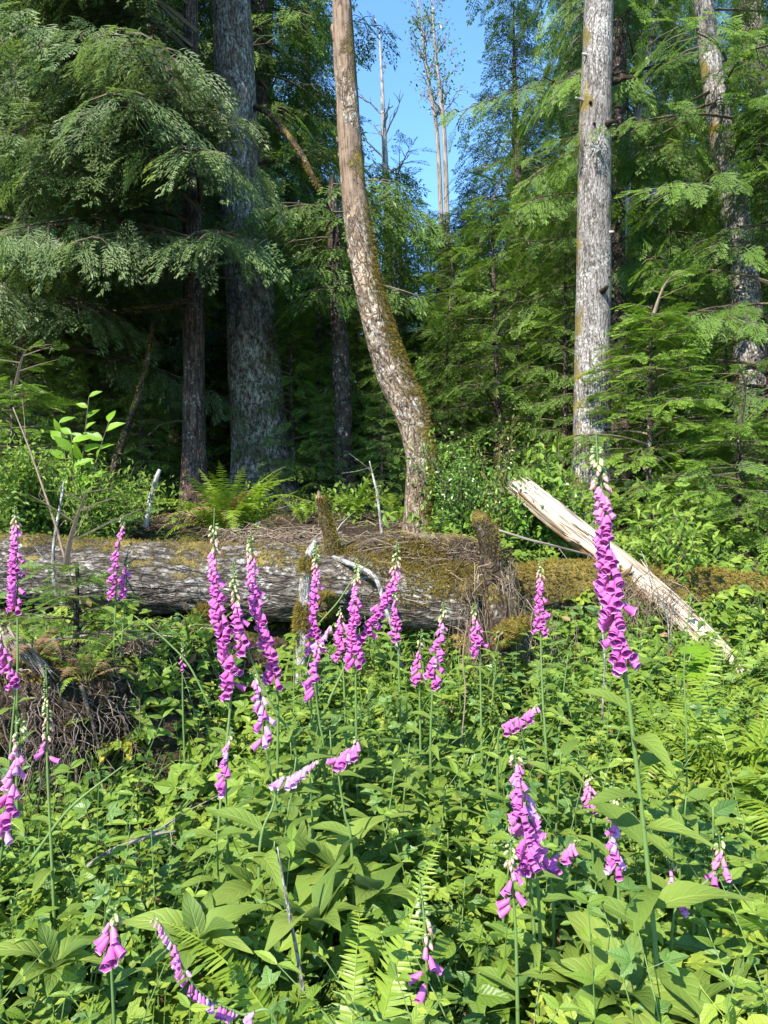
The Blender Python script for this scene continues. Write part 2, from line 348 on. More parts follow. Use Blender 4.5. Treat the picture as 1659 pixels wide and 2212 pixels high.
mBudPink = bellmat('pink bud', (.70, .25, .36), (.60, .42, .26), (.6, .3, .4), .25)
mBudCream = leafmat('cream buds', [(.42, .44, .20), (.52, .50, .25), (.58, .50, .30)], rough=.5, trans=.25)
mBudGreen = leafmat('green buds', [(.16, .24, .07), (.22, .31, .10), (.30, .38, .15)], rough=.5, trans=.2)

# ------------------------------------------------------------------ leaf templates (grow along +Y, face +Z)
def leaf_t(W, prof, nseg=4, fold=.15, droop=.15, ser=0.0, mb=None, off=(0, 0, 0), ang=0.0, sc=1.0, r=.5, m=0, wav=0.0):
    own = mb is None; mb = mb or MB(); v = []; c = []
    t = np.linspace(0, 1, nseg + 1); pv, pw = zip(*prof); ws = np.interp(t, pv, pw) * W
    for i, (a, b) in enumerate(zip(t, ws)):
        q = b * (1 + (ser if i % 2 else -ser)) if 0 < i < nseg else b
        for u in (-1, 0, 1):
            v.append((u * q, a, abs(u) * q * fold * 2 - droop * a * a + wav * sin(a * 9 + u * 2) * abs(u) * W)); c.append((u, a, 0))
    v = np.array(v); ca, sa = cos(ang), sin(ang)
    v = v @ np.array([[ca, sa, 0], [-sa, ca, 0], [0, 0, 1]]) * sc + np.array(off)
    l = []
    for i in range(nseg):
        for j in (0, 1):
            a = i * 3 + j; l += [a, a + 1, a + 4, a + 3]
    mb.raw(v, l, np.full(nseg * 2, 4), c, r, m)
    return mb.cat() if own else None
OV = [(0, .08), (.12, .55), (.32, 1), (.6, .82), (.85, .36), (1, .02)]
LAN = [(0, .12), (.2, .8), (.4, 1), (.7, .62), (1, .02)]
ELL = [(0, .05), (.2, .75), (.5, 1), (.8, .7), (1, .03)]
tOv = leaf_t(.24, OV, 6, .18, .22, .05)
tLan = leaf_t(.16, LAN, 7, .2, .3, .04, wav=.12)
tBig = leaf_t(.23, OV, 9, .16, .35, .03, wav=.16)
tEll = leaf_t(.27, ELL, 3, .18, .12)
tSmall = leaf_t(.26, ELL, 2, .15, .08)
mb = MB()                                                # trifoliate bramble leaf
mb.tube([(0, 0, 0), (0, .5, .02)], .008, 3, caps=False)
for a, s_, o in ((0, .62, (0, .5, .02)), (1.15, .5, (0, .47, .02)), (-1.15, .5, (0, .47, .02))):
    leaf_t(.32, OV, 6, .14, .18, .16, mb, o, -a, s_, .4 + .2 * rng.random())
tTri = mb.cat()
mb = MB()                                                # compound leaf of five
for a, s_, yy in ((0, .5, .62), (.9, .42, .6), (-.9, .42, .6), (1.3, .36, .3), (-1.3, .36, .3)):
    leaf_t(.30, OV, 4, .12, .15, .2, mb, (0, yy, 0), -a, s_, .3 + .4 * rng.random())
mb.tube([(0, 0, 0), (0, .65, .0)], .007, 3, caps=False)
tPin = mb.cat()
def kite(mb, base, d, L, W, r, dz=0.0, m=0):
    d = np.array([*d, 0.0]); sdv = np.array([-d[1], d[0], 0]); b = np.array(base, float)
    v = [b, b + d * L * .45 + sdv * W, b + d * L + np.array([0, 0, -dz]), b + d * L * .45 - sdv * W]
    mb.raw(v, [0, 3, 2, 1], [4], [(0, 0, 0), (-1, .5, 0), (0, 1, 0), (1, .5, 0)], r, m)
def spray_t(n=9, L=.40, ang=52, wid=.040, fine=0, tipbright=.9, droop=.25, expo=.8, seed=1):
    rg = np.random.default_rng(seed); mb = MB()
    for i in range(n):
        y = .04 + .92 * i / n
        for sg in (-1, 1):
            if rg.random() < .06: continue
            l = (L * (1 - y) ** expo + .07) * rg.uniform(.8, 1.15); a = radians(ang + rg.uniform(-9, 9)); d = (sg * sin(a), cos(a))
            yb = y + rg.uniform(-.02, .02) + (.5 * sg / n) * .5
            z0 = -droop * yb * yb
            if fine:
                for q in range(fine):
                    f = (q + .3) / fine; pb = (d[0] * l * f, yb + d[1] * l * f, z0 - .5 * droop * (l * f) ** 2)
                    ll = l * .42 * (1.15 - f)+ .02
                    for s2 in (-1, 1):
                        a2 = a * sg + s2 * radians(42); kite(mb, pb, (sin(a2), cos(a2)), ll, wid * .5, .25 + .5 * f * tipbright, .02)
                pb = (d[0] * l * .55, yb + d[1] * l * .55, z0 - .5 * droop * (l * .55) ** 2)
                kite(mb, pb, d, l * .5, wid * .6, .3 + .6 * tipbright, .03)
            else:
                kite(mb, (0, yb, z0), d, l, wid, .25 + .5 * y * tipbright, .04 + .2 * l)
    kite(mb, (0, .8, -droop * .64), (0, 1), .28, wid, .3 + .6 * tipbright, .06)
    return mb.cat()
tSpray = [spray_t(8, .40, 54, .036, fine=2, seed=i) for i in range(3)]
tSprayF = [spray_t(9, .42, 50, .034, fine=3, seed=10 + i) for i in range(3)]
tCedar = [spray_t(8, .46, 40, .036, fine=3, droop=.45, expo=.6, seed=20 + i) for i in range(3)]
tFir = [spray_t(9, .36, 48, .036, fine=2, droop=.12, seed=30 + i) for i in range(3)]

# ------------------------------------------------------------------ conifers
def bough(mb, base, az, L, e0, droop, sprays, ssz, rg, spn=4.2, tipup=0.0, wood=.018, br=.5, hang=.0, fan=.42, m0=0, woodm=1, twig_skip=.25):
    o = np.array([cos(az), sin(az), 0.0]); side = np.array([-sin(az), cos(az), 0.0]); z = np.array([0, 0, 1.0])
    def ax(s): return base + o * L * s[:, None] * cos(e0) + z * (L * (sin(e0) * s - droop * s ** 2 + tipup * s ** 4))[:, None] + side * (L * .10 * np.sin(s * 2.2 + ph))[:, None]
    ph = rg.uniform(0, 6)
    sa = np.linspace(0, 1, 7); mb.tube(ax(sa), np.linspace(wood, .003, 7), 4, caps=False, m=woodm, r=rg.random())
    n = max(5, int(L * 6.5)); s = np.linspace(twig_skip, .98, n) + rg.uniform(-.02, .02, n)
    sg = np.where(np.arange(n) % 2, 1, -1); sl = (L * fan * (1 - s) ** .75 + .16) * rg.uniform(.75, 1.2, n)
    p0 = ax(s); tg = nrm(ax(s + .02) - p0); sv = nrm(np.cross(z, tg)); sa_ = np.radians(rg.uniform(45, 65, n))
    sdv = tg * np.cos(sa_)[:, None] + sv * (sg * np.sin(sa_))[:, None] + z * rg.uniform(-.18, .10, n)[:, None]
    for i in range(n):
        mb.tube([p0[i], p0[i] + sdv[i] * sl[i] * .5 - z * droop * .2 * sl[i] ** 2, p0[i] + sdv[i] * sl[i] * .95 - z * (droop * .6 * sl[i] ** 2 + hang * sl[i] * .28)], [wood * .32 + .001, wood * .22 + .001, .0015], 3, caps=False, m=woodm, r=.3 + .4 * rg.random())
    PB = []; DD = []; SC = []; RR = []
    mx = int(np.ceil(sl.max() * spn)) + 1
    for q in range(mx):
        ok = (q / spn) < sl
        if not ok.any(): break
        f = (q + .35) / spn
        pb = p0[ok] + sdv[ok] * np.minimum(f, sl[ok])[:, None] - z * (droop * .7 * f * f / max(L, .5) + hang * f * .3)
        k = ok.sum(); last = (q + 1) / spn >= sl[ok]
        d = rotax(sdv[ok], np.broadcast_to(z, (k, 3)), np.where(last, 0, np.where(rg.random(k) < .5, 1, -1) * rg.uniform(.45, .9, k)))
        d = nrm(d - z * (rg.uniform(.0, .35, k) + hang)[:, None])
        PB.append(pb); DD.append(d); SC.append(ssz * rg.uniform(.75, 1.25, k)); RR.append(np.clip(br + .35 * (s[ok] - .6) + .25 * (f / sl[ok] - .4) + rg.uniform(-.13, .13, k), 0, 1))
    PB.append(ax(np.array([.97]))); DD.append(nrm(ax(np.array([1.0])) - ax(np.array([.95])))); SC.append(np.array([ssz])); RR.append(np.array([min(1, br + .3)]))
    PB = np.vstack(PB); DD = np.vstack(DD); SC = np.concatenate(SC); RR = np.concatenate(RR)
    up = nrm(z + rg.normal(0, .28, (len(PB), 3)) + o * .15)
    A = frames(DD, up) * SC[:, None, None]; pick = rg.integers(0, len(sprays), len(PB))
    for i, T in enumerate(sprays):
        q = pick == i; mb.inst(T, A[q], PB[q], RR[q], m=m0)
def trunk_disp(amp, seed, fl=0.0, fh=.5):
    def f(tc, th, ln, rr):
        d = rr * amp * fbm(tc * np.array([6, 6, 2.0]) + seed, 3, seed)
        d = d + rr * .10 * vnoise(np.stack([tc[..., 0] * 3, tc[..., 1] * 3, tc[..., 2] * .35], -1) + seed, seed + 7)
        if fl: d = d + rr * fl * np.exp(-ln / fh) * (1 + .5 * np.cos(th * 5 + seed))
        return d
    return f
def conifer(name, H, r0, z0, nb, Lmax, mats, sprays, ssz, seed, label, cat='tree', e0=.15, droop=.32, prof=None, tipup=.08, spn=4.2, br=.42, bare=0, hang=0.0, fan=.42, lean=(0, 0), trunkmat=None, azf=None, loc=(0, 0, 0), sides=10, group=None, flare=.4, topbend=0.0):
    rg = np.random.default_rng(seed); root = empty(name, loc, label, cat, group)
    n = 26; zz = np.linspace(-.25, H, n); tp = np.stack([lean[0] * zz / H + .02 * np.sin(zz * .8 + seed), lean[1] * zz / H + .02 * np.cos(zz * .9 + seed), zz], -1)
    rad = r0 * np.clip(1 - zz / H, 0, 1) ** .85 + .008
    mt = MB(); mt.tube(tp, rad, sides, trunk_disp(.10, seed, flare), m=0); mt.obj('trunk', trunkmat or mDark, root)
    mc = MB()
    for i in range(nb):
        u = (i + rg.uniform(-.4, .4)) / nb; u = min(max(u, 0), .995)
        zb = z0 + (H - z0) * u ** 1.08; az = i * 2.399 + rg.uniform(-.4, .4)
        if azf is not None: az = azf(az, rg, zb)
        pr = np.interp(u, *zip(*(prof or [(0, .75), (.15, 1), (.5, .72), (.85, .28), (1, .06)]))); L = max(.12 * Lmax, Lmax * pr * rg.uniform(.7, 1.15))
        b = np.array([np.interp(zb, zz, tp[:, 0]), np.interp(zb, zz, tp[:, 1]), zb])
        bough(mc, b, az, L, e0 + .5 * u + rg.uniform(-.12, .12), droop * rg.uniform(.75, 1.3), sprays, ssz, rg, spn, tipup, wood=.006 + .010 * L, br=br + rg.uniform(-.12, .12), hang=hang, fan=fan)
    if topbend or z0 < H:
        bough(mc, tp[-2], rg.uniform(0, 6), .7, 1.2, .35, sprays, ssz * .8, rg, spn, br=br)
    for i in range(bare):
        zb = rg.uniform(.4, z0 + 1.0); az = rg.uniform(0, 2 * pi); L = rg.uniform(.5, 1.5)
        b = np.array([np.interp(zb, zz, tp[:, 0]), np.interp(zb, zz, tp[:, 1]), zb]); o = np.array([cos(az), sin(az), 0])
        mc.tube([b, b + o * L * .4 + [0, 0, -.02], b + o * L * .75 + [0, 0, -.12 * L], b + o * L + [0, 0, -.30 * L]], [.013, .009, .006, .002], 4, caps=False, m=1, r=rg.random())
    mc.obj('crown', mats, root, smooth=False)
    return root

# ================================================================== THE SETTING
xs = np.concatenate([-np.geomspace(4.2, 120, 34)[::-1], np.arange(-4, 4.01, .05), np.geomspace(4.2, 120, 34)])
ys = np.concatenate([-np.geomspace(.3, 60, 16)[::-1], np.arange(0, 9, .05), np.geomspace(9, 160, 60)])
X, Y = np.meshgrid(xs, ys); Z = G(X, Y)
near = (np.abs(X) < 4.3) & (Y < 9.2) & (Y > 0)
Z = Z + np.where(near, .02 * fbm(np.stack([X * 9, Y * 9, X * 0], -1), 3, 21), 0)
mb = MB(); nx, ny = len(xs), len(ys); i = np.arange(ny - 1)[:, None] * nx; j = np.arange(nx - 1)[None]
f = np.stack([i + j, i + j + 1, i + nx + j + 1, i + nx + j], -1).reshape(-1, 4)
mb.raw(np.stack([X, Y, Z], -1).reshape(-1, 3), f.ravel(), np.full(len(f), 4))
tag(mb.obj('ground', mGround), 'brown forest floor rising under the plants to the log and the trees', None, kind='structure')

# ================================================================== TRUNKS
def trunk(name, pts, d, mat, label, n=90, sides=28, amp=.08, flare=.35, seed=1, ext=None, dd=0.0, groundit=True, extra=None):
    """pts (px, py, width px) bottom to top"""
    c = [P(p[0], p[1], d + dd * i / (len(pts) - 1)) for i, p in enumerate(pts)]
    r = [p[2] / FPX * (d + dd * i / (len(pts) - 1)) / 2 for i, p in enumerate(pts)]
    base = c[0].copy()
    if groundit: base[2] = g1(base[0], base[1]) - .12; c[0] = base
    if ext:
        up = c[-1] + nrm(c[-1] - c[-2]) * ext; c.append(up); r.append(r[-1] * .6)
    cc = catmull(c, n); rr = np.interp(np.linspace(0, len(r) - 1, n), np.arange(len(r)), r)
    root = empty(name, cc[0], label, 'tree'); cc = cc - cc[0]
    m = MB(); v, D = m.tube(cc, rr, sides, trunk_disp(amp, seed, flare, .35), m=0)
    if extra: extra(m, cc, v, D)
    m.obj('trunk', mat, root)
    return root, cc, rr, v, D
def stub(root, cc, rr, idx, az, L, rad, mat, name='branch_stub', droop=.0, up=.2, n=6, seed=0):
    rg = np.random.default_rng(seed); o = np.array([cos(az), sin(az), up]); b = cc[idx] + nrm(o) * rr[idx] * .7
    t = np.linspace(0, 1, n)[:, None]; p = b + nrm(o) * (L + rr[idx] * .3) * t + np.array([0, 0, -droop]) * t ** 2 + rg.normal(0, .06, (n, 3)) * L * t
    m = MB(); m.tube(p, np.linspace(rad, rad * .35, n), 8, trunk_disp(.3, seed)); return m.obj(name, mat, root)
def tufts(v, D, mask, n, size, rg, mat, parent, down=.3, name='moss', blades=None):
    """moss tufts standing on a tube surface; v, D from MB.tube, mask (rings, sides) weight"""
    T = blades or tMoss; wgt = (mask / mask.sum()).ravel(); pk = rg.choice(len(wgt), n, p=wgt)
    vv = v.reshape(-1, 3)[pk] + rg.normal(0, .006, (n, 3)); dd = D.reshape(-1, 3)[pk]
    d = nrm(dd + rg.normal(0, .55, (n, 3)) + np.array([0, 0, -down])); A = frames(d, rg.normal(0, 1, (n, 3))) * (size * rg.uniform(.5, 1.4, n))[:, None, None]
    m = MB(); m.inst(T, A, vv, np.clip(rg.normal(.5, .22, n) + .25 * vnoise(vv * 6, 5), 0, 1)); return m.obj(name, mat, parent, smooth=False)
mb = MB()
for q in range(6):
    a = q * 1.05; o = np.array([sin(a), 0, cos(a)]) * rng.uniform(.2, .6); sdv = np.array([cos(a), 0, -sin(a)]) * .10
    mb.raw([-sdv, sdv, o + [0, 1, 0]], [0, 1, 2], [3], [(0, 0, 0), (0, 0, 0), (0, 1, 0)], rng.uniform(.2, .9))
tMoss = mb.cat()

rg = np.random.default_rng(5)
# the broad spruce
sp, cc, rr, v, D = trunk('spruce_tree', [(572, 1120, 165), (570, 1060, 128), (562, 960, 118), (549, 800, 110), (538, 620, 98), (522, 420, 90), (512, 250, 84), (500, 0, 82), (488, -300, 78), (480, -700, 70), (466, -1500, 52), (450, -2600, 12)], 9.5, mSpruce,
    'massive broad spruce trunk with scaly grey bark rising behind the fern clump', n=150, sides=40, amp=.05, flare=.55, seed=3)
mc = MB(); r2 = np.random.default_rng(33)
for i in range(24):
    k = int(r2.uniform(128, 148)); bough(mc, cc[k], i * 2.4, r2.uniform(1.5, 3.0) * (1 - (k - 112) / 60), .0, .35, tSpray, .5, r2, 3.6, .1, br=.35)
mc.obj('crown', [mHem, mBranch], sp, smooth=False)
lp = catmull([P(552, 232, 9.4), P(580, 245, 9.1), P(620, 290, 8.9), P(655, 340, 8.8), P(672, 375, 8.7), P(690, 410, 8.7)], 26) - np.array(sp.location)
m = MB(); v2, D2 = m.tube(lp, np.linspace(.042, .022, 26), 8, trunk_disp(.35, 8)); lo = m.obj('limb', mStub, sp)
tufts(v2, D2, np.clip(fbm(v2 * 5, 2, 3), .01, 1), 600, .016, rg, mMossF, lo, down=.6)
for i, (k, az, L) in enumerate([(56, -1.2, .12), (66, -1.6, .10), (72, -.3, .16), (60, -2.2, .1)]): stub(sp, cc, rr, k, az, L, .04, mMossy, seed=i)
def plates(m, cc, v, D):
    for q in range(26):                                      # lifted bark plates
        k = int(rg.uniform(12, 140)); jx = int(rg.integers(0, 36)); p0 = v[k, jx]; dn = D[k, jx]; tg = nrm(cc[min(k + 1, 169)] - cc[k]); sv = np.cross(tg, dn)
        if dn[1] > .2: continue
        w_, h_ = rg.uniform(.02, .05), rg.uniform(.05, .18); e = rg.uniform(.008, .02)
        pl = [p0 - sv * w_ - dn * .006, p0 + sv * w_ * .8 - dn * .006, p0 + sv * w_ + tg * h_ + dn * e, p0 - sv * w_ * .7 + tg * h_ * .9 + dn * e]
        pl += [x - dn * .014 for x in pl]; l = [0, 1, 2, 3, 7, 6, 5, 4, 0, 4, 5, 1, 1, 5, 6, 2, 2, 6, 7, 3, 3, 7, 4, 0]
        m.raw(pl, l, [4] * 6, np.array(pl))
# the curved mossy trunk
al, cc, rr, v, D = trunk('alder_snag', [(900, 1165, 62), (902, 1090, 56), (908, 1000, 62), (892, 905, 70), (852, 810, 69), (818, 710, 66), (790, 590, 59), (766, 440, 54), (752, 260, 50), (738, 0, 44), (728, -180, 38), (722, -330, 14)], 6.5, mAlder,
    'curved bowed trunk with peeling bark and yellow moss bending up from the log', n=170, sides=36, amp=.17, flare=.12, seed=6, extra=plates)
ang = D[..., 0] * .8 - D[..., 1] * .25; hz = np.linspace(0, 1, len(cc))[:, None]
ms = np.clip(ang + .55 * fbm(np.stack([v[..., 0] * 5, v[..., 1] * 5, v[..., 2] * 2.2], -1), 3, 3) - .05, 0, 1) * (1 - sst(hz, .5, .72)) + .02
tufts(v, D, ms ** 2.0, 7000, .020, rg, mMossF, al, down=.8)
# the straight grey trunk
hg, cc, rr, v, D = trunk('grey_trunk_tree', [(1276, 1150, 96), (1277, 1080, 82), (1278, 900, 81), (1282, 600, 76), (1285, 300, 70), (1293, 0, 62), (1300, -400, 56), (1312, -1200, 44), (1324, -2200, 12)], 7.5, mGrey,
    'straight pale grey trunk dotted with knots standing behind the bleached log', n=150, sides=36, amp=.045, flare=.18, seed=9)
mc = MB(); r2 = np.random.default_rng(44)
for i in range(26):
    k = int(r2.uniform(116, 148)); bough(mc, cc[k], i * 2.4, r2.uniform(.8, 2.0), .0, .35, tSprayF, .32, r2, 5, .1, br=.4, hang=.4)
mc.obj('crown', [mHem, mBranch], hg, smooth=False)
for i, (py, px, L, rd) in enumerate([(130, 1262, .05, .022), (165, 1322, .12, .02), (190, 1322, .20, .03), (228, 1255, .07, .025), (240, 1268, .03, .02), (298, 1303, .07, .035), (355, 1282, .07, .03), (655, 1292, .09, .035), (880, 1265, .07, .03), (905, 1318, .05, .022), (940, 1300, .04, .02), (285, 1275, .03, .018), (520, 1312, .03, .02), (790, 1312, .04, .02), (620, 1308, .03, .016)]):
    zt = P(px, py, 7.5)[2] - hg.location[2]; k = int(np.argmin(abs(cc[:, 2] - zt))); off = P(px, py, 7.5)[0] - (cc[k, 0] + hg.location[0]); q = np.clip(off / rr[k], -1, 1)
    stub(hg, cc, rr, k, -pi / 2 + math.asin(q), L * 1.25, rd * 1.3, mStub if i % 3 else mDeadWood, droop=.02, up=.25, seed=i + 20)
# dark snag behind
sn, cc, rr, v, D = trunk('dark_snag', [(750, 1090, 48), (745, 1000, 40), (738, 860, 38), (733, 740, 36), (727, 640, 34), (722, 520, 32), (718, 440, 22), (716, 380, 6)], 9.0, mDark,
    'slim dark rotten snag with flaking bark standing between the broad and curved trunks', n=110, sides=22, amp=.34, flare=.2, seed=13)
mc = MB(); r2 = np.random.default_rng(66)
for i in range(22):
    k = int(r2.uniform(62, 106)); bough(mc, cc[k], i * 2.4, r2.uniform(.5, 1.3), .1, .4, tSpray, .34, r2, 4.8, .05, br=.35, hang=.5)
mc.obj('crown', [mHem, mBranch], sn, smooth=False)
for i in range(6): stub(sn, cc, rr, 20 + i * 14, -1.5 + rg.uniform(-1.5, 1.5), rg.uniform(.06, .16), .025, mDark, seed=i + 40)
# leaning mossy pole
lm = empty('leaning_pole', P(240, 1050, 8.0), 'thin mossy dead pole leaning in the shade by the cedar trunk', 'dead branch')
m = MB(); pp = catmull([P(232, 1065, 8.0), P(262, 960, 8.0), P(290, 880, 8.0), P(318, 780, 8.1), P(330, 700, 8.2)], 24) - np.array(lm.location)
v2, D2 = m.tube(pp, np.linspace(.045, .02, 24), 8, trunk_disp(.3, 4)); m.obj('stem', mStub, lm); tufts(v2, D2, np.clip(fbm(v2 * 5, 2, 4), .01, 1), 500, .018, rg, mMossF, lm, down=.8)

# ================================================================== NAMED CONIFERS
def at(px, d): x = (px - 829.5) / FPX * d; return (x, d, g1(x, d))
FRONT = lambda a, r: a
ced = conifer('cedar_tree', 12, .13, 2.7, 96, 2.45, [mCedar, mBranch], tCedar, .38, 101, 'drooping grey green cedar spreading lacy boughs over the thin reddish trunk', e0=.22, droop=.42, hang=.48, spn=4.8, br=.50, trunkmat=mCedarB, loc=at(415, 8.4), bare=10, fan=.40,
    azf=lambda a, r, z: (lambda q: (-pi / 2 - .6 - .9 * r.random() if (cos(q) > -.5 and z > 4.6) else pi - q if cos(q) > .45 else q))(a if r.random() < .5 else r.normal(-pi / 2, 1.0)), prof=[(0, 1), (.25, .95), (.55, .6), (.85, .3), (1, .1)])
m = MB()
for q, pts in enumerate([[(415, 600), (385, 560), (330, 575), (290, 600)], [(410, 300), (360, 235), (300, 225), (215, 190)], [(200, 150), (215, 220), (240, 260)], [(150, 400), (90, 410), (20, 412)], [(410, 650), (350, 660), (270, 672)]]):
    m2 = MB(); pp = catmull([P(x, y, 8.3 - .35 * k_) for k_, (x, y) in enumerate(pts)], 18) - np.array(ced.location)
    v2, D2 = m2.tube(pp, np.linspace(.036, .016, 18), 8, trunk_disp(.3, q)); lo = m2.obj('limb', mStub, ced)
    tufts(v2, D2, np.clip(fbm(v2 * 5, 2, q), .01, 1), 350, .016, rg, mMossF, lo, down=.6)
ced2 = conifer('cedar_tree', 11, .14, 1.9, 84, 2.6, [mCedar, mBranch], tCedar, .38, 102, 'second cedar crowding the photo edge with dim drooping sprays', e0=.2, droop=.42, hang=.48, spn=4.8, br=.46, trunkmat=mCedarB, loc=at(60, 9.2), bare=10, fan=.4, prof=[(0, 1), (.25, .95), (.55, .6), (.85, .3), (1, .1)])
hem = conifer('hemlock_tree', 17, .16, 2.8, 84, 2.15, [mHem, mBranch], tSprayF, .30, 103, 'sunlit yellow green hemlock fanning drooping boughs behind the straight grey trunk', e0=.14, droop=.5, hang=.8, spn=5.4, br=.55, loc=at(1330, 9.6), bare=14, fan=.40, prof=[(0, .8), (.12, 1), (.5, .75), (.85, .35), (1, .08)])
fir = conifer('blue_green_conifer', 9.4, .16, .6, 110, 2.5, [mFir, mBranch], tSpray, .34, 104, 'dense dark blue green conifer with a narrow top against the sky gap', e0=.12, droop=.3, hang=.35, spn=5.6, br=.46, loc=at(1112, 14.5), fan=.42, prof=[(0, .8), (.2, 1), (.55, .62), (.78, .26), (1, .04)])
hem2 = conifer('hemlock_tree', 4.6, .11, .6, 60, 1.9, [mHem, mBranch], tSprayF, .30, 105, 'shaggy hemlock with layered boughs filling the edge beside the young hemlock', e0=.14, droop=.42, hang=.5, spn=5.4, br=.48, loc=at(1680, 7.7), bare=16, fan=.42, azf=None)
yh = conifer('young_hemlock', 2.15, .022, .12, 44, .98, [mHem, mBranch], tSprayF, .19, 106, 'young bright green hemlock with a bare leader beside the grey trunk', e0=.22, droop=.30, spn=8.5, br=.98, loc=at(1405, 6.9), tipup=.0, flare=.2, sides=7)
# three kinds of forest conifer to repeat
PA = conifer('forest_conifer', 21, .24, 2.6, 105, 2.4, [mHem, mBranch], tSpray, .42, 201, 'tall dark conifer standing deep in the shaded forest', br=.42, spn=4.6, droop=.42, hang=.55, bare=14, group='forest conifers', loc=at(555, 13.0))
PB_ = conifer('forest_conifer', 15, .2, 1.4, 110, 2.6, [mFir, mBranch], tFir, .40, 202, 'tall dark conifer standing deep in the shaded forest', br=.44, spn=4.6, droop=.28, hang=.35, bare=10, group='forest conifers', loc=at(330, 12.0))
PC = conifer('understory_conifer', 4.4, .05, .2, 56, 1.25, [mHem, mBranch], tSpray, .26, 203, 'low bushy conifer in the understory between the big trunks', br=.52, spn=6.0, droop=.34, hang=.3, group='understory conifers', loc=at(690, 10.8), sides=6)
LA, LB, LC = PA['label'], PB_['label'], PC['label']
FOR = [  # px, depth, kind, scale
    (-150, 11.5, 0, 1.0), (150, 13.5, 0, .95), (470, 15.5, 0, 1.0), (30, 16, 1, 1.1), (250, 18, 0, 1.05), (560, 17, 1, 1.0), (650, 20, 0, .8), (715, 15.5, 1, .42),
    (790, 18, 1, .38), (745, 25, 0, .44), (850, 21, 1, .42), (905, 17, 1, .36), (960, 22, 1, .46), (1000, 27, 0, .40), (860, 30, 0, .36), (930, 34, 0, .38),
    (1020, 17.5, 1, .45), (1150, 18, 1, .62), (1200, 22, 0, .72), (1290, 16, 1, .85), (1380, 19, 0, .9), (1460, 18, 0, .6), (1540, 20, 1, .62), (1640, 17, 0, .40), (1790, 14.5, 0, .8),
    (1720, 22, 0, .6), (1860, 17, 1, 1.0), (-60, 20, 0, 1.0), (380, 24, 0, .95), (150, 27, 1, 1.2), (520, 29, 0, .95), (660, 34, 0, .65), (1120, 32, 0, .55), (1240, 30, 0, .85), (1420, 29, 0, 1.0), (1600, 31, 1, 1.2), (800, 40, 0, .42), (1020, 42, 0, .48),
    (300, 36, 0, 1.1), (60, 38, 0, 1.2), (600, 42, 0, .9), (1320, 40, 0, 1.0), (1520, 42, 0, 1.1), (880, 48, 1, .55), (740, 50, 0, .55), (960, 52, 1, .6), (1180, 50, 0, .8)]
for k, (px, d, kind, sc) in enumerate(FOR):
    x, y, z = at(px, d); dup((PA, PB_)[kind], (x, y, z - .1), k * 1.7, sc * (1 + .1 * sin(k * 5.1)), tilt=(.02 * sin(k * 3), .02 * cos(k * 7)))
UND = [(300, 8.9, .42), (690, 8.9, .40), (640, 9.3, .55), (820, 8.6, .35), (160, 8.4, .45), (640, 12, .8), (700, 13.5, .9), (775, 10.6, .9), (830, 10.5, .55), (850, 14, 1.0), (960, 10.5, .75), (1010, 12, 1.0), (1080, 10.2, .85), (1150, 11.5, 1.0), (1215, 9.5, .8), (1240, 12.5, 1.0), (930, 13.5, 1.1), (330, 10.5, .8), (190, 10, .8), (80, 9.2, .7), (20, 8.0, .6), (500, 12.0, .9), (1480, 11, 1.0), (1560, 9.5, .75), (1660, 11, .9), (1350, 11.5, .9), (1120, 13.8, 1.2), (250, 11.5, .9), (450, 10.8, .7), (760, 15.5, 1.2), (1060, 14, 1.2), (880, 16, 1.3), (1400, 13, 1.2), (120, 12, 1.0), (560, 14, 1.1)]
for k, (px, d, sc) in enumerate(UND):
    x, y, z = at(px, d); dup(PC, (x, y, z - .05), k * 2.3, sc * (1 + .15 * sin(k * 4.3)), tilt=(.05 * sin(k), .05 * cos(k * 2)))
# distant trunks seen through the boughs
for nm, pts, d, mt, lb in [('leaning_trunk_tree', [(1640, 1000, 80), (1610, 640, 66), (1590, 480, 58), (1565, 330, 52), (1545, 200, 46), (1520, 0, 38), (1500, -300, 24)], 8.1, mGrey, 'grey leaning trunk showing through hemlock boughs near the picture edge'),
                       ('dark_trunk_tree', [(1690, 1000, 80), (1660, 400, 62), (1645, 250, 56), (1622, 0, 48), (1600, -350, 30)], 12.0, mSpruce, 'dark upright trunk against blue sky in the top corner'),
                       ('pale_trunk_tree', [(262, 1020, 40), (258, 600, 34), (256, 320, 28), (254, 100, 22), (253, -200, 10)], 14.5, mGrey, 'pale trunk glimpsed through a gap in the cedar boughs'),
                       ('slim_dark_trunk_tree', [(1128, 1030, 30), (1126, 800, 26), (1122, 600, 22), (1118, 300, 12)], 12.0, mDark, 'slim dark trunk in deep shade behind the low conifers')]:
    o_, cc, rr, v, D = trunk(nm, pts, d, mt, lb, n=60, sides=16, amp=.08, seed=int(d * 3)); mc = MB(); r2 = np.random.default_rng(int(d * 7))
    for i in range(22):
        k = int(r2.uniform(22, 58)); bough(mc, cc[k], i * 2.4 + 1, r2.uniform(.8, 2.0) * (.45 if 'slim' in nm else 1), .0, .3, tSprayF, .30, r2, 5, .1, br=.5, hang=.4)
    mc.obj('crown', [mHem, mBranch], o_, smooth=False)
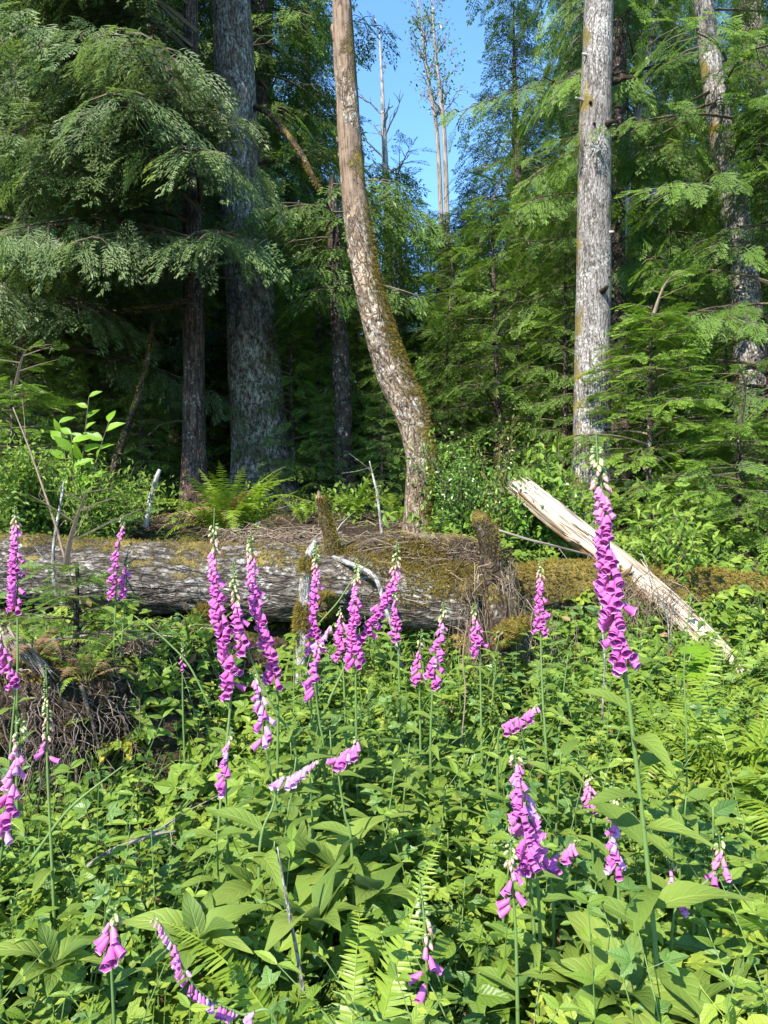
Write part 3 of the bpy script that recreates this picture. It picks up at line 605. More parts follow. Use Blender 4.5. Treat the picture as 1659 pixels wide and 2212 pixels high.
# bare tops in the sky gap
def bare_tree(name, pts, d, w0, label, nbr, Lb, leaves, seed, mat=mDeadWood, up=.7):
    rg = np.random.default_rng(seed); c = catmull([P(x, y, d) for x, y in pts], 40); c[0, 2] = g1(c[0, 0], c[0, 1]) - .1
    root = empty(name, c[0], label, 'tree'); c = c - c[0]; rad = np.linspace(w0, .02, 40)
    m = MB(); m.tube(c, rad, 10, trunk_disp(.1, seed)); m.obj('trunk', mat, root); m = MB(); LP = []
    for i in range(nbr):
        k = int(rg.uniform(14, 39)); az = rg.uniform(0, 2 * pi); L = Lb * rg.uniform(.4, 1.1) * (1.2 - k / 45); o = np.array([cos(az), sin(az), up])
        t = np.linspace(0, 1, 7)[:, None]; p = c[k] + nrm(o) * L * t + np.array([0, 0, .25 * L]) * t ** 2 + rg.normal(0, .05 * L, (7, 3)) * t
        m.tube(p, np.linspace(rad[k] * .42, .008, 7), 5, caps=False); LP.append(p[2:])
        for q in range(5):
            b = p[rg.integers(2, 6)]; e = b + (nrm(o + rg.normal(0, .7, 3))) * L * .3
            m.tube([b, (b + e) / 2 + rg.normal(0, .03, 3), e], [.014, .010, .006], 4, caps=False); LP.append(np.array([(b + e) / 2, e]))
    m.obj('crown', mat, root)  # branches and side twigs only, no foliage in this mesh
    if leaves:
        LP = np.vstack(LP); pk = rg.integers(0, len(LP), leaves); pp = LP[pk] + rg.normal(0, .18, (leaves, 3)); mm = MB()
        mm.inst(tSmall, frames(rg.normal(0, 1, (leaves, 3)), rg.normal(0, 1, (leaves, 3))) * (rg.uniform(.10, .2, leaves))[:, None, None] * .8, pp, rg.random(leaves)); mm.obj('leaves', mShrub, root, smooth=False)
bare_tree('dead_tree', [(842, 900), (838, 500), (832, 350), (826, 200), (820, 60)], 22, .17, 'bare whitish dead treetop in the blue sky beside the curved trunk', 16, 1.5, 0, 71)
bare_tree('sparse_tree', [(975, 900), (962, 350), (950, 200), (938, 80), (930, -60)], 27, .11, 'thin twin of pale stems with sparse leaves, nearer the blue green conifer', 30, 1.5, 500, 72, mMid)
bare_tree('sparse_tree', [(965, 900), (948, 350), (930, 200), (912, 80), (895, -60)], 27.5, .11, 'thin pale stem with sparse leaves, nearer the dead treetop', 30, 1.5, 500, 73, mMid)
bare_tree('dead_tree', [(1335, 1000), (1345, 500), (1378, 250), (1400, 120), (1425, -40)], 10.3, .07, 'pale crooked dead stem hanging mossy roots beside the grey trunk top', 10, .8, 0, 74)

# ================================================================== LOGS
lg_pts = [P(-420, 1220, 5.5), P(-100, 1225, 5.3), P(200, 1238, 5.1), (P(500, 1255, 4.95)), P(800, 1275, 4.85), P(1000, 1292, 4.78), P(1092, 1300, 4.75)]
lc = catmull(lg_pts, 330); lw = np.interp(np.linspace(0, 1, 330), [0, .35, .75, .97, 1], [.245, .235, .25, .235, .15])
def logdisp(tc, th, ln, rr):
    a = fbm(np.stack([tc[..., 0] * 16, tc[..., 1] * 16, tc[..., 2] * 3.6], -1), 4, 2); b = vnoise(tc * 2.2, 5)
    st = np.floor(a * 5) / 5
    return .024 * st + .008 * a + .022 * b
log = empty('fallen_log', (0, 4.9, g1(0, 4.9)), 'long fallen log with silvery plated bark and mossy end lying across the slope', 'log')
LO = np.array(log.location); m = MB(); v, D = m.tube(lc - LO, lw, 88, logdisp, tcr=.24); m.obj('trunk', mLog, log)
along = np.linspace(0, 1, 330)[:, None]; nn = fbm(v * np.array([2.5, 5, 5]), 3, 8)
ms = np.clip(D[..., 2] * 1.0 - .30 + .7 * nn, 0, 1) * np.where(along > .62, 1.6, .45) + np.clip(D[..., 2] + .55 + 1.3 * nn, 0, 1) * sst(along, .60, .80) * .9
ms = ms * (v[..., 0] > -3.2)
tufts(v, D, ms + 1e-5, 26000, .017, rg, mMossF, log, down=.35)
def mossy_stub(px, d, w, label_mat, seed, tuftn, nm='branch_stub', torn=True, ts=.014):
    pp = catmull([P(x, y, d + dd) for x, y, dd in px], 30); r_ = np.interp(np.linspace(0, 1, 30), np.linspace(0, 1, len(w)), w)
    m = MB()
    def dsp(tc, th, ln, rr): return trunk_disp(.22, seed)(tc, th, ln, rr)
    vv, DD = m.tube(pp - LO, r_, 18, dsp); o = m.obj(nm, label_mat, log)
    tufts(vv, DD, np.clip(.5 + DD[..., 0] * .4 + .6 * fbm(vv * 9, 2, seed), .02, 1), int(tuftn * 1.6), ts, rg, mMossF, o, down=.6)
    if torn:
        mm = MB(); tg = nrm(pp[-1] - pp[-3])
        for q in range(9):
            a = rg.uniform(0, 6.28); b = pp[-2] - LO + DD[-2, int(a / 6.284 * 18)] * r_[-2] * rg.uniform(.1, .8); L = rg.uniform(.02, .07)
            mm.tube([b - tg * .03, b + tg * L * .5, b + tg * L], [.012, .009, .002], 5)
        mm.obj('torn_wood', mRot, o)
    return o
mossy_stub([(722, 1210, -.02), (712, 1160, -.06), (700, 1115, -.08), (690, 1075, -.10)], 4.85, [.06, .042, .036, .030], mMossy, 31, 900)
mossy_stub([(1066, 1330, -.12), (1064, 1250, -.14), (1060, 1190, -.16), (1050, 1150, -.17), (1036, 1122, -.18), (1026, 1106, -.18)], 4.75, [.10, .076, .058, .050, .046, .012], mStub, 32, 900, torn=False, ts=.010)
mossy_stub([(1070, 1140, .1), (1064, 1165, -.1), (1056, 1195, -.16)], 4.75, [.022, .03, .03], mStub, 33, 200, torn=False)
mossy_stub([(1074, 1215, .05), (1072, 1300, -.06), (1070, 1400, -.14), (1082, 1480, -.18), (1078, 1590, -.2)], 4.7, [.09, .17, .15, .11, .06], mStub, 34, 300, 'root', torn=False)
mossy_stub([(1120, 1300, .1), (1130, 1380, 0), (1125, 1480, -.1), (1140, 1560, -.15)], 4.75, [.09, .11, .08, .04], mStub, 40, 250, 'root', torn=False)
mossy_stub([(1095, 1340, 0), (1120, 1345, -.12), (1095, 1365, -.32), (1080, 1372, -.42)], 4.7, [.06, .055, .05, .035], mMossy, 35, 1100, 'root', ts=.028)
mossy_stub([(1020, 1300, 0), (1010, 1275, -.2), (1016, 1290, -.32)], 4.75, [.08, .065, .04], mMossy, 36, 700, 'root', torn=False)
mossy_stub([(1010, 1360, .1), (985, 1420, -.05), (960, 1500, -.1)], 4.7, [.09, .08, .05], mMossy, 37, 1200, 'root', torn=False)
mossy_stub([(720, 1300, 0), (705, 1298, -.2), (700, 1310, -.3)], 4.85, [.06, .06, .045], mMossy, 38, 900, torn=False, ts=.026)
mossy_stub([(455, 1320, -.1), (430, 1345, -.26), (412, 1400, -.30), (408, 1435, -.31)], 4.95, [.05, .055, .048, .02], mMossy, 39, 1600, torn=False, ts=.035)
dp = catmull([P(660, 1232, 4.95), P(740, 1215, 4.95), P(840, 1205, 4.9), P(940, 1212, 4.88), P(1030, 1225, 4.85), P(1090, 1262, 4.85)], 110)
m = MB(); vd, Dd = m.tube(dp - LO, np.interp(np.linspace(0, 1, 110), [0, .25, .5, .75, 1], [.05, .15, .19, .19, .10]), 40, lambda tc, th, ln, rr: rr * .55 * fbm(tc * np.array([6, 6, 4.0]), 4, 14)); dfo = m.obj('duff', mDuff, log)
tufts(vd, Dd, np.clip(.15 + fbm(vd * 6, 3, 15), .003, 1) * (Dd[..., 2] > -.5), 9000, .018, rg, mMossF, dfo, down=.2)
# second mossy log beyond
l2 = empty('mossy_log', P(1400, 1290, 5.4), 'low mossy log half buried in plants running past the bleached log', 'log')
c2 = catmull([P(1085, 1290, 5.1), P(1250, 1265, 5.2), P(1450, 1275, 5.3), P(1620, 1290, 5.4), P(1900, 1300, 5.6)], 160); m = MB()
v2, D2 = m.tube(c2 - np.array(l2.location), np.linspace(.19, .16, 160), 40, logdisp, tcr=.18); m.obj('trunk', mMossy, l2)
tufts(v2, D2, np.clip(D2[..., 2] + .5, .02, 1), 7000, .024, rg, mMossF, l2)
# bleached log
wl = empty('bleached_log', P(1400, 1280, 4.8), 'bare bleached log with splintered end leaning over the mossy log', 'log')
WO = np.array(wl.location); wc = catmull([P(1132, 1058, 5.7), P(1240, 1145, 5.45), P(1350, 1228, 5.2), P(1450, 1312, 4.95), P(1530, 1388, 4.75), P(1600, 1460, 4.55), P(1650, 1520, 4.4)], 150)
wr = np.interp(np.linspace(0, 1, 150), [0, .08, .3, .55, .75, .9, 1], [.080, .096, .094, .086, .074, .056, .045])
def wdisp(tc, th, ln, rr):
    a = vnoise(np.stack([tc[..., 0] * 16, tc[..., 1] * 16, tc[..., 2] * .7], -1), 4); b = vnoise(np.stack([tc[..., 0] * 45, tc[..., 1] * 45, tc[..., 2] * 1.2], -1), 6)
    return .012 * a + .006 * b
m = MB(); v3, D3 = m.tube(wc - WO, wr, 64, wdisp, tcr=.11); tg = nrm(wc[0] - wc[4])
for q in range(64):                                       # splinters of the broken end
    rr_ = rg.uniform(0, .085); b = v3[2, q % 64] * 0 + (wc[2] - WO) + D3[2, q % 64] * rr_; L = rg.uniform(.03, .16) * (1.3 if D3[2, q % 64][0] < 0 else .7); sd_ = np.cross(tg, D3[2, q % 64]) * rg.uniform(.008, .02); dn = D3[2, q % 64] * rg.uniform(.004, .009); b0 = b - tg * .06
    pl = [b0 - sd_, b0 + sd_, b0 + sd_ + dn, b0 - sd_ + dn, b + tg * L - sd_ * .2, b + tg * L * .9 + sd_ * .2, b + tg * L * .9 + sd_ * .2 + dn * .4, b + tg * L - sd_ * .2 + dn * .4]
    m.raw(pl, [0, 1, 5, 4, 3, 7, 6, 2, 0, 4, 7, 3, 1, 2, 6, 5, 4, 5, 6, 7], [4] * 5, [(x[0] * 1, x[1], q * .1) for x in pl])
for q in range(7):
    k = int(rg.uniform(20, 60)); jx = int(rg.integers(0, 64)); b = v3[k, jx]; t_ = nrm(wc[k - 2] - wc[k]); m.tube([b, b + t_ * .06 + D3[k, jx] * .012, b + t_ * .13 + D3[k, jx] * .03], [.008, .007, .001], 4)
m.obj('trunk', mWhite, wl)
m = MB(); b = P(1345, 1240, 5.1) - WO; m.tube([b + [-.03, .06, -.03], b + [.0, -.02, .0], b + [.03, -.06, .035], b + [.045, -.08, .08]], [.035, .026, .015, .003], 8, trunk_disp(.2, 3)); m.obj('branch_stub', mRot, wl)
# sticks, poles and dead branches
def stick(name, pts, d, w, mat, label, cat='stick', n=24, sides=9, amp=.15, seed=1, tuft=None, twigs=0):
    c = catmull([P(p[0], p[1], d + (p[2] if len(p) > 2 else 0)) for p in pts], n); o = empty(name, c[0], label, cat)
    m = MB(); vv, DD = m.tube(c - c[0], np.interp(np.linspace(0, 1, n), np.linspace(0, 1, len(w)), w), sides, trunk_disp(amp, seed)); 
    r2 = np.random.default_rng(seed)
    m.obj('stem', mat, o)
    if twigs:
        m = MB()
        for q in range(twigs):
            k = int(r2.uniform(n * .3, n - 2)); e = c[k] - c[0] + r2.normal(0, .10, 3) + nrm(c[k] - c[k - 1]) * .08
            m.tube([c[k] - c[0], (c[k] - c[0] + e) / 2 + r2.normal(0, .012, 3), e], [w[-1] * .8, w[-1] * .6, .0012], 5, caps=False)
        m.obj('twigs', mat, o)
    if tuft:
        y_, n_ = tuft; msk = np.clip(np.exp(-((np.linspace(0, 1, n)[:, None] - y_) / .07) ** 2) + np.exp(-((np.linspace(0, 1, n)[:, None] - y_ - .36) / .06) ** 2) * .7, 0, 1) * np.ones((1, sides)); tufts(vv, DD, msk, n_, .024, rg, mMossF, o, down=.5)
    return o
stick('lichened_pole', [(648, 1480), (652, 1400), (655, 1320), (660, 1250), (668, 1200), (682, 1168)], 4.3, [.032, .030, .031, .030, .026, .014], mPale, 'pale lichen spotted pole with moss rings propped upright against the log', 'dead branch', n=70, sides=16, tuft=(.36, 1300), seed=4)
stick('broken_stake', [(314, 1140), (325, 1080), (336, 1040), (345, 1014)], 6.2, [.024, .023, .02, .016], mDeadWood, 'grey broken stake tilting up from the debris beside the fern clump')
stick('thin_dead_stick', [(823, 1215), (824, 1150), (815, 1070), (806, 1030), (798, 996)], 4.9, [.010, .009, .008, .006, .003], mPale, 'thin pale dead stick standing straight up from the mossy end', n=30, seed=5, twigs=3)
stick('dead_stalk', [(185, 1330), (150, 1240), (125, 1150), (95, 1060), (60, 960), (28, 880)], 4.3, [.008, .0075, .007, .006, .005, .003], mTwig, 'long dark dead stem slanting across the log, the longer of two', n=30, seed=6, twigs=8)
stick('dead_stalk', [(135, 1310), (118, 1270), (116, 1180), (132, 1080), (138, 1040)], 4.4, [.010, .009, .008, .007, .004], mPale, 'short pale upright stem crossing the log, beside the slanting one', n=30, seed=7, twigs=4)
stick('fallen_branch', [(560, 1148), (620, 1180, .0), (700, 1160), (740, 1150)], 5.6, [.014, .013, .010, .006], mDeadWood, 'grey branch lying on brown debris behind the log, below the fern', 'dead branch', seed=8, twigs=4)
stick('fallen_branch', [(720, 1205, .0), (775, 1225, -.2), (812, 1250, -.3), (835, 1320, -.35), (852, 1370, -.4), (870, 1450, -.45)], 4.75, [.020, .018, .016, .016, .014, .010], mPale, 'pale bent branch sagging down over the front of the log', 'dead branch', seed=9, n=40)
stick('fallen_branch', [(1075, 1145), (1140, 1165), (1200, 1180), (1260, 1195), (1290, 1200)], 5.3, [.010, .009, .008, .007, .005], mMid, 'thin branch lying level behind the tall stub toward the bleached log', 'dead branch', seed=10, twigs=5)
stick('fallen_branch', [(60, 1395), (120, 1382), (190, 1372), (240, 1362)], 3.9, [.010, .010, .008, .004], mPale, 'pale twig lying across the dark root mass under the log', 'dead branch', seed=11, twigs=4)
stick('fallen_branch', [(190, 1870), (245, 1835), (300, 1815), (345, 1800), (380, 1795)], 2.5, [.009, .008, .007, .005, .003], mMid, 'crooked bare branch lying on bare soil among low leaves', 'dead branch', seed=12, twigs=5)
stick('dry_stalk', [(655, 2140), (640, 2050), (622, 1960), (600, 1830)], 1.9, [.005, .0045, .004, .002], mPale, 'thin grey dry stalk slanting through the leaves below the drooping spikes', seed=13)
stick('dry_stalk', [(65, 1860), (130, 1770), (180, 1720), (265, 1655)], 2.3, [.005, .0045, .004, .002], mStem, 'pale slanting stalk rising between left spikes over bare soil', seed=14)
stick('arching_bramble', [(455, 1530), (410, 1440), (365, 1390), (330, 1360), (290, 1330)], 3.3, [.005, .0045, .004, .002], mStem, 'thin arching bramble cane below the log near the yellow leaves', 'bramble', seed=15)
stick('slanting_cane', [(690, 1345), (730, 1300), (770, 1240), (800, 1215)], 4.2, [.004, .004, .003, .002], mStem, 'thin green cane slanting over the mossy part of the log', 'bramble', seed=16)

# the torn root mass under the log
rt = empty('root_mass', P(130, 1560, 3.3), 'tangled brown root mass with splintered wood bulging from the bank', 'root mass'); RO = np.array(rt.location)
m = MB(); u, vv_ = np.meshgrid(np.linspace(0, 2 * pi, 64, endpoint=False), np.linspace(.02, pi - .02, 40)); dirv = np.stack([np.cos(u) * np.sin(vv_), np.sin(u) * np.sin(vv_), np.cos(vv_)], -1)
rad = 1 + .45 * fbm(dirv * 2.6, 4, 4); ctr = P(75, 1520, 3.55) - RO; pv = ctr + dirv * rad[..., None] * np.array([.46, .20, .21])
i = np.arange(39)[:, None] * 64; j = np.arange(64)[None]; f = np.stack([i + j, i + (j + 1) % 64, i + 64 + (j + 1) % 64, i + 64 + j], -1).reshape(-1, 4)[:, ::-1]
m.raw(pv.reshape(-1, 3), f.ravel(), np.full(len(f), 4), pv.reshape(-1, 3)); m.obj('soil', mGround, rt)
m = MB(); r2 = np.random.default_rng(77)
for q in range(1900):
    ia, ja = r2.integers(1, 30), r2.integers(0, 64); a = dirv[ia, ja]
    if a[1] > .25 or vnoise(a * 3.1, 9) < r2.uniform(-.9, .5): continue
    p = pv[ia, ja] + a * r2.uniform(-.02, .05); L = r2.uniform(.08, .42); k = 7; t = np.linspace(0, 1, k)[:, None]
    hd = nrm(a * np.array([1, 1, .2]) + r2.normal(0, .9, 3)); pts = p + hd * L * .55 * t + np.array([0, 0, -1.0]) * L * r2.uniform(.1, .8) * t ** 1.6 + r2.normal(0, .018, (k, 3)) * t
    w0 = r2.choice([.0018, .0026, .0036, .0065], p=[.4, .35, .18, .07]); m.tube(pts, np.linspace(w0, w0 * .35, k), 4, caps=False, r=r2.random())
m.obj('roots', mRootT, rt)
m = MB()
for q in range(38):
    t_ = q / 38; b = P(5 + 80 * t_, 1380 + 45 * t_ + r2.uniform(-14, 14), 3.3) - RO; e = b + np.array([.05 + .07 * r2.random(), -.03, -.05 - .05 * r2.random()]) * r2.uniform(.6, 1.3)
    m.tube([b - (e - b) * .6, b, (b + e) / 2 + [0, 0, .008], e], [.006, .006, .0045, .001], 4)
m.obj('splintered_wood', mMid, rt)
m = MB(); n_ = 2600; pk = r2.integers(0, 12 * 64, n_); a = dirv.reshape(-1, 3)[pk]; pp = pv.reshape(-1, 3)[pk] + r2.normal(0, .01, (n_, 3)); pp = pp[a[:, 1] < .5]; n_ = len(pp)
m.inst(tMoss, frames(nrm(r2.normal(0, .5, (n_, 3)) + [0, 0, 1]), r2.normal(0, 1, (n_, 3))) * r2.uniform(.012, .03, n_)[:, None, None], pp, r2.random(n_)); m.obj('moss', mMossF, rt, smooth=False)
for lab, pts in [('straight bare root stub jutting from the bank below the yellow leaves', [(175, 1480), (190, 1530), (205, 1580), (215, 1620)]), ('thick dark root curving down the bank beside the bare soil', [(120, 1560), (160, 1620), (165, 1720), (160, 1800)])]:
    stick('exposed_root', pts, 3.4, [.010, .009, .007, .005], mRootT, lab, 'root', seed=len(lab), amp=.3)

# dead twig litter
m = MB(); r2 = np.random.default_rng(88)
def heap(n, fpos, L0, L1, hang=0.0, w=(.0016, .0035), flat=.25):
    for q in range(n):
        p = fpos(); L = r2.uniform(L0, L1); a = r2.uniform(0, 2 * pi); d = nrm(np.array([cos(a), sin(a), r2.normal(0, flat) - hang * 2])); k = 5; t = np.linspace(0, 1, k)[:, None]
        pts = p + d * L * (t - .4) + np.array([0, 0, -.25 - hang]) * L * (t - .3) ** 2 + r2.normal(0, .05 * L, (k, 3)); w_ = r2.uniform(*w)
        m.tube(pts, np.linspace(w_, w_ * .4, k), 3, caps=False, r=r2.random())
def onlog(px0, px1, off=.02):
    def f():
        k = int(r2.uniform(0, 1) * 329); x = r2.uniform(px0, px1); k = int(np.argmin(abs(lc[:, 0] - (x - 829.5) / FPX * 4.9))); th = r2.normal(pi / 2, .5); return lc[k] + np.array([0, -cos(th), sin(th)]) * (lw[k] + off) + r2.normal(0, .02, 3)
    return f
heap(260, onlog(850, 1075, .02), .10, .34, w=(.0012, .0026)); heap(420, lambda: dp[r2.integers(30, 105)] + np.array([r2.normal(0, .03), -.08 - .08 * r2.random(), .12 + r2.uniform(-.1, .06)]), .08, .3, w=(.0012, .0026)); heap(150, onlog(520, 830, .02), .1, .3, w=(.0012, .0026))
heap(420, lambda: P(r2.normal(590, 60), r2.normal(1158, 10), r2.uniform(5.3, 5.8)), .12, .4)
heap(700, lambda: (lambda x, y: np.array([x, y, g1(x, y) + r2.uniform(.0, .06)]))(r2.uniform(-3.5, 3), r2.uniform(5.2, 8)), .12, .5)
heap(80, lambda: P(r2.normal(1020, 16), r2.uniform(1240, 1400), 4.45 + r2.normal(0, .05)), .15, .5, hang=1.2)
heap(60, lambda: P(r2.normal(1095, 12), r2.uniform(1240, 1330), 4.5), .15, .4, hang=1.2)
heap(110, lambda: P(r2.normal(1390, 45), r2.normal(1300, 25), 4.8), .12, .42, hang=.5)
heap(160, lambda: P(r2.normal(1140, 45), r2.uniform(1330, 1480), 4.5), .15, .45, hang=.9)
heap(500, lambda: (lambda x, y: np.array([x, y, g1(x, y) + r2.uniform(.0, .05)]))(r2.uniform(-2.0, -.2), r2.uniform(2.6, 4.9)), .06, .35)
heap(260, lambda: P(r2.normal(250, 40), r2.normal(1390, 12), 3.9), .08, .25)
tag(m.obj('dead_twigs', mTwig), 'brown tangle of dry twigs heaped over the log and slope', None, kind='stuff')

# ================================================================== HERB LAYER
def sun_up(n, rg, tilt=.5): return nrm(np.array([-.25, -.45, 1.0]) + rg.normal(0, tilt, (n, 3)))
def density(x, y):
    """0..1 how leafy the meadow is"""
    d = .55 + .95 * fbm(np.stack([x * 1.3, y * 1.3, x * 0], -1), 2, 31)
    bare = sst(-x, .25, .75) * sst(y, 2.5, 2.95) * (1 - sst(y, 5.0, 5.6))
    return np.clip(d + .42, .30, 1) * (1 - .93 * bare)
def scatter(n, x0, x1, y0, y1, rg, mask=True):
    y = np.sqrt(rg.uniform(y0 ** 2, y1 ** 2, n)); x = rg.uniform(x0, x1, n) * np.clip(y / y1 * .9 + .25, 0, 1.1)
    if mask: k = rg.random(n) < density(x, y); x, y = x[k], y[k]
    return x, y
m = MB(); r2 = np.random.default_rng(99)
def herbs(nclump, per, T, x0, x1, y0, y1, h0, h1, s0, s1, spread, mat, mask=True, stemr=.0022, br=0.0, tilt=.5):
    x, y = scatter(nclump, x0, x1, y0, y1, r2, mask); k = len(x); z = G(x, y)
    xi = np.repeat(x, per); yi = np.repeat(y, per); n = len(xi); a = r2.uniform(0, 2 * pi, n); rr = spread * np.sqrt(r2.random(n))
    hh = np.repeat(r2.uniform(h0, h1, k), per) * (1 - .45 * (rr / spread) ** 2) * r2.uniform(.45, 1.05, n)
    hh = hh * np.where(xi < 1.0, np.interp(yi, [3.0, 4.3], [1, .45]), np.interp(yi, [3.4, 4.6], [1, .6]))
    hh = hh * (1 - .75 * sst(xi, .3, .5) * (1 - sst(xi, .95, 1.15)) * sst(yi, 3.2, 3.6))
    px = xi + rr * np.cos(a); py = yi + rr * np.sin(a); pz = G(px, py) + hh
    q = (py > 1.05); px, py, pz, a, xi, yi = px[q], py[q], pz[q], a[q], xi[q], yi[q]; n = len(px)
    dr = nrm(np.stack([np.cos(a), np.sin(a), r2.normal(-.15, .3, n)], -1)); A = frames(dr, sun_up(n, r2, tilt)) * r2.uniform(s0, s1, n)[:, None, None]
    tone = np.clip(.48 + br + .30 * fbm(np.stack([px * 1.6, py * 1.6, px * 0], -1), 2, 40) + r2.normal(0, .24, n), 0, 1)
    m.inst(T, A, np.stack([px, py, pz], -1), tone, wr=.2, m=mat)
    # thin stalks from the clump foot to some leaves
    for i in np.nonzero(r2.random(n) < .22)[0]:
        b = np.array([xi[i], yi[i], g1(xi[i], yi[i])]); e = np.array([px[i], py[i], pz[i]])
        m.tube([b, b * .45 + e * .55 + [0, 0, .02], e], [stemr, stemr * .8, stemr * .5], 3, caps=False, m=1, r=r2.random())
herbs(800, 12, tTri, -2.4, 2.4, 1.15, 5.0, .10, .40, .07, .16, .20, 0)
herbs(400, 10, tPin, -2.4, 2.4, 1.15, 5.2, .10, .42, .07, .19, .20, 3, br=.0)
herbs(760, 15, tEll, -2.4, 2.4, 1.15, 5.2, .08, .42, .02, .065, .17, 2)
herbs(170, 9, tOv, -2.4, 2.4, 1.3, 5.4, .15, .5, .05, .12, .16, 0, br=.05)
herbs(130, 9, tOv, -2.4, 2.4, 1.3, 5.4, .15, .48, .04, .14, .16, 2)
herbs(160, 16, tSmall, -2.4, 2.4, 1.2, 5.2, .2, .5, .02, .045, .15, 3)
herbs(150, 14, tTri, 1.0, 3.2, 3.6, 6.2, .10, .36, .06, .13, .25, 0)          # up the right slope
herbs(110, 12, tPin, .9, 3.2, 3.8, 6.2, .10, .36, .07, .14, .25, 0, br=.12)
herbs(120, 9, tTri, -1.9, -.5, 2.9, 4.6, .05, .28, .05, .10, .18, 0, mask=False)
herbs(90, 8, tEll, -1.9, -.1, 2.4, 4.6, .05, .2, .03, .07, .15, 0, mask=False)
def sprigs(n, T, per, H0, H1, s0, s1, mat=0):
    x, y = scatter(n, -2.4, 2.4, 1.5, 4.6, r2)
    for a_, b_ in zip(x, y):
        H = r2.uniform(H0, H1) * (1 if b_ < 3.4 else .7); t = np.linspace(0, 1, 7)[:, None]; b0 = np.array([a_, b_, g1(a_, b_)])
        c = b0 + np.array([0, 0, H]) * t + np.array([*r2.normal(0, .16, 2), 0]) * H * 1.5 * t ** 2
        m.tube(c, np.linspace(.0026, .0012, 7), 4, caps=False, m=1, r=r2.random()); f = np.repeat(np.linspace(.3, 1, per), 2); q = len(f)
        p = np.stack([np.interp(f, t[:, 0], c[:, i]) for i in range(3)], -1); az = np.arange(q) * pi + np.floor(np.arange(q) / 2) * 1.4 + r2.uniform(0, 6)
        m.inst(T, frames(nrm(np.stack([np.cos(az), np.sin(az), r2.normal(.35, .25, q)], -1)), sun_up(q, r2, .3)) * (r2.uniform(s0, s1) * (1.25 - .6 * f))[:, None, None], p, np.clip(r2.normal(.6, .2, q), 0, 1), wr=.2, m=mat)
sprigs(190, tOv, 6, .35, .62, .05, .10); sprigs(130, tLan, 7, .35, .65, .06, .11); sprigs(110, tTri, 4, .35, .6, .08, .13, 2); sprigs(200, tSmall, 9, .3, .62, .025, .045, 3)
tag(m.obj('ground_cover', [mHerb, mStem, mHerbDk, mHerbYl], smooth=False), 'knee high mass of bright green leafy herbs and brambles covering the slope', None, kind='stuff')
m = MB()                                                 # brown and yellow dead leaves caught in the herbs
x, y = scatter(900, -2.4, 2.4, 1.2, 5.0, r2); n = len(x)
m.inst(tOv, frames(nrm(r2.normal(0, 1, (n, 3)) + [0, 0, -.3]), r2.normal(0, 1, (n, 3))) * r2.uniform(.03, .09, n)[:, None, None], np.stack([x, y, G(x, y) + r2.uniform(.0, .22, n)], -1), r2.random(n), wr=.1)
tag(m.obj('leaf_litter', mFernDead, smooth=False), 'brown withered leaves caught among the herbs', None, kind='stuff')
# grass
m = MB(); n = 9000; x, y = scatter(n, -2.4, 2.4, 1.15, 4.6, r2); n = len(x)
tBlade = leaf_t(.022, [(0, 1), (.5, .8), (1, .03)], 4, .2, .35)
cl = fbm(np.stack([x * 2.5, y * 2.5, x * 0], -1), 2, 55) > -.05; x, y = x[cl], y[cl]; n = len(x); a = r2.uniform(0, 2 * pi, n)
m.inst(tBlade, frames(nrm(np.stack([np.cos(a) * .5, np.sin(a) * .5, np.ones(n)], -1)), np.stack([np.cos(a) * -1, np.sin(a) * -1, np.ones(n) * .5], -1)) * r2.uniform(.15, .42, n)[:, None, None], np.stack([x, y, G(x, y)], -1), r2.random(n))
tag(m.obj('grass', mGrass, smooth=False), 'thin green grass blades scattered through the herbs', None, kind='stuff')
# undergrowth behind the log
m = MB()
def bushes(n, per, T, x0, x1, y0, y1, R, H, s0, s1, mat, br=0.0):
    x = r2.uniform(x0, x1, n); y = r2.uniform(y0, y1, n)
    for a_, b_ in zip(x, y):
        k = per; d = nrm(r2.normal(0, 1, (k, 3))); q = d * (R * r2.random(k) ** .45)[:, None] * np.array([1, 1, H / R]); p = q + np.array([a_, b_, g1(a_, b_) + H * .55])
        A = frames(nrm(d + r2.normal(0, .5, (k, 3))), sun_up(k, r2, .6)) * r2.uniform(s0, s1, k)[:, None, None]; m.inst(T, A, p, np.clip(r2.normal(.45 + br, .2, k), 0, 1), m=mat)
bushes(16, 130, tEll, -4.2, -2.3, 6.0, 8.5, .34, .34, .03, .07, 0)
bushes(8, 100, tEll, -2.3, .8, 7.2, 9, .28, .26, .03, .07, 0)
bushes(34, 170, tEll, .9, 4.5, 6.0, 9.0, .36, .38, .03, .07, 0)
bushes(10, 40, tOv, .1, 1.2, 5.7, 6.4, .26, .2, .05, .1, 0, .1)
bushes(16, 50, tTri, -4.0, -2.4, 5.8, 7.5, .3, .28, .07, .13, 0, .05)
bushes(24, 50, tTri, 1.2, 4.2, 5.8, 7.5, .34, .32, .07, .14, 0, .05)
bushes(80, 150, tEll, -7, 8, 10.5, 15, .6, .6, .05, .11, 0)
tag(m.obj('undergrowth', [mHerb], smooth=False), 'low leafy undergrowth filling the shade behind the log', None, kind='stuff')
# moss on the soil
m = MB(); n = 9000; x = r2.uniform(-3, 3, n); y = r2.uniform(2.4, 6.3, n); k = fbm(np.stack([x * 1.9, y * 1.9, x * 0], -1), 3, 61) > .02; x, y = x[k], y[k]; n = len(x)
m.inst(tMoss, frames(nrm(r2.normal(0, .4, (n, 3)) + [0, 0, 1]), r2.normal(0, 1, (n, 3))) * r2.uniform(.012, .032, n)[:, None, None], np.stack([x, y, G(x, y)], -1), r2.random(n))
tag(m.obj('soil_moss', mMossF, smooth=False), 'patches of olive moss on the bare soil', None, kind='stuff')

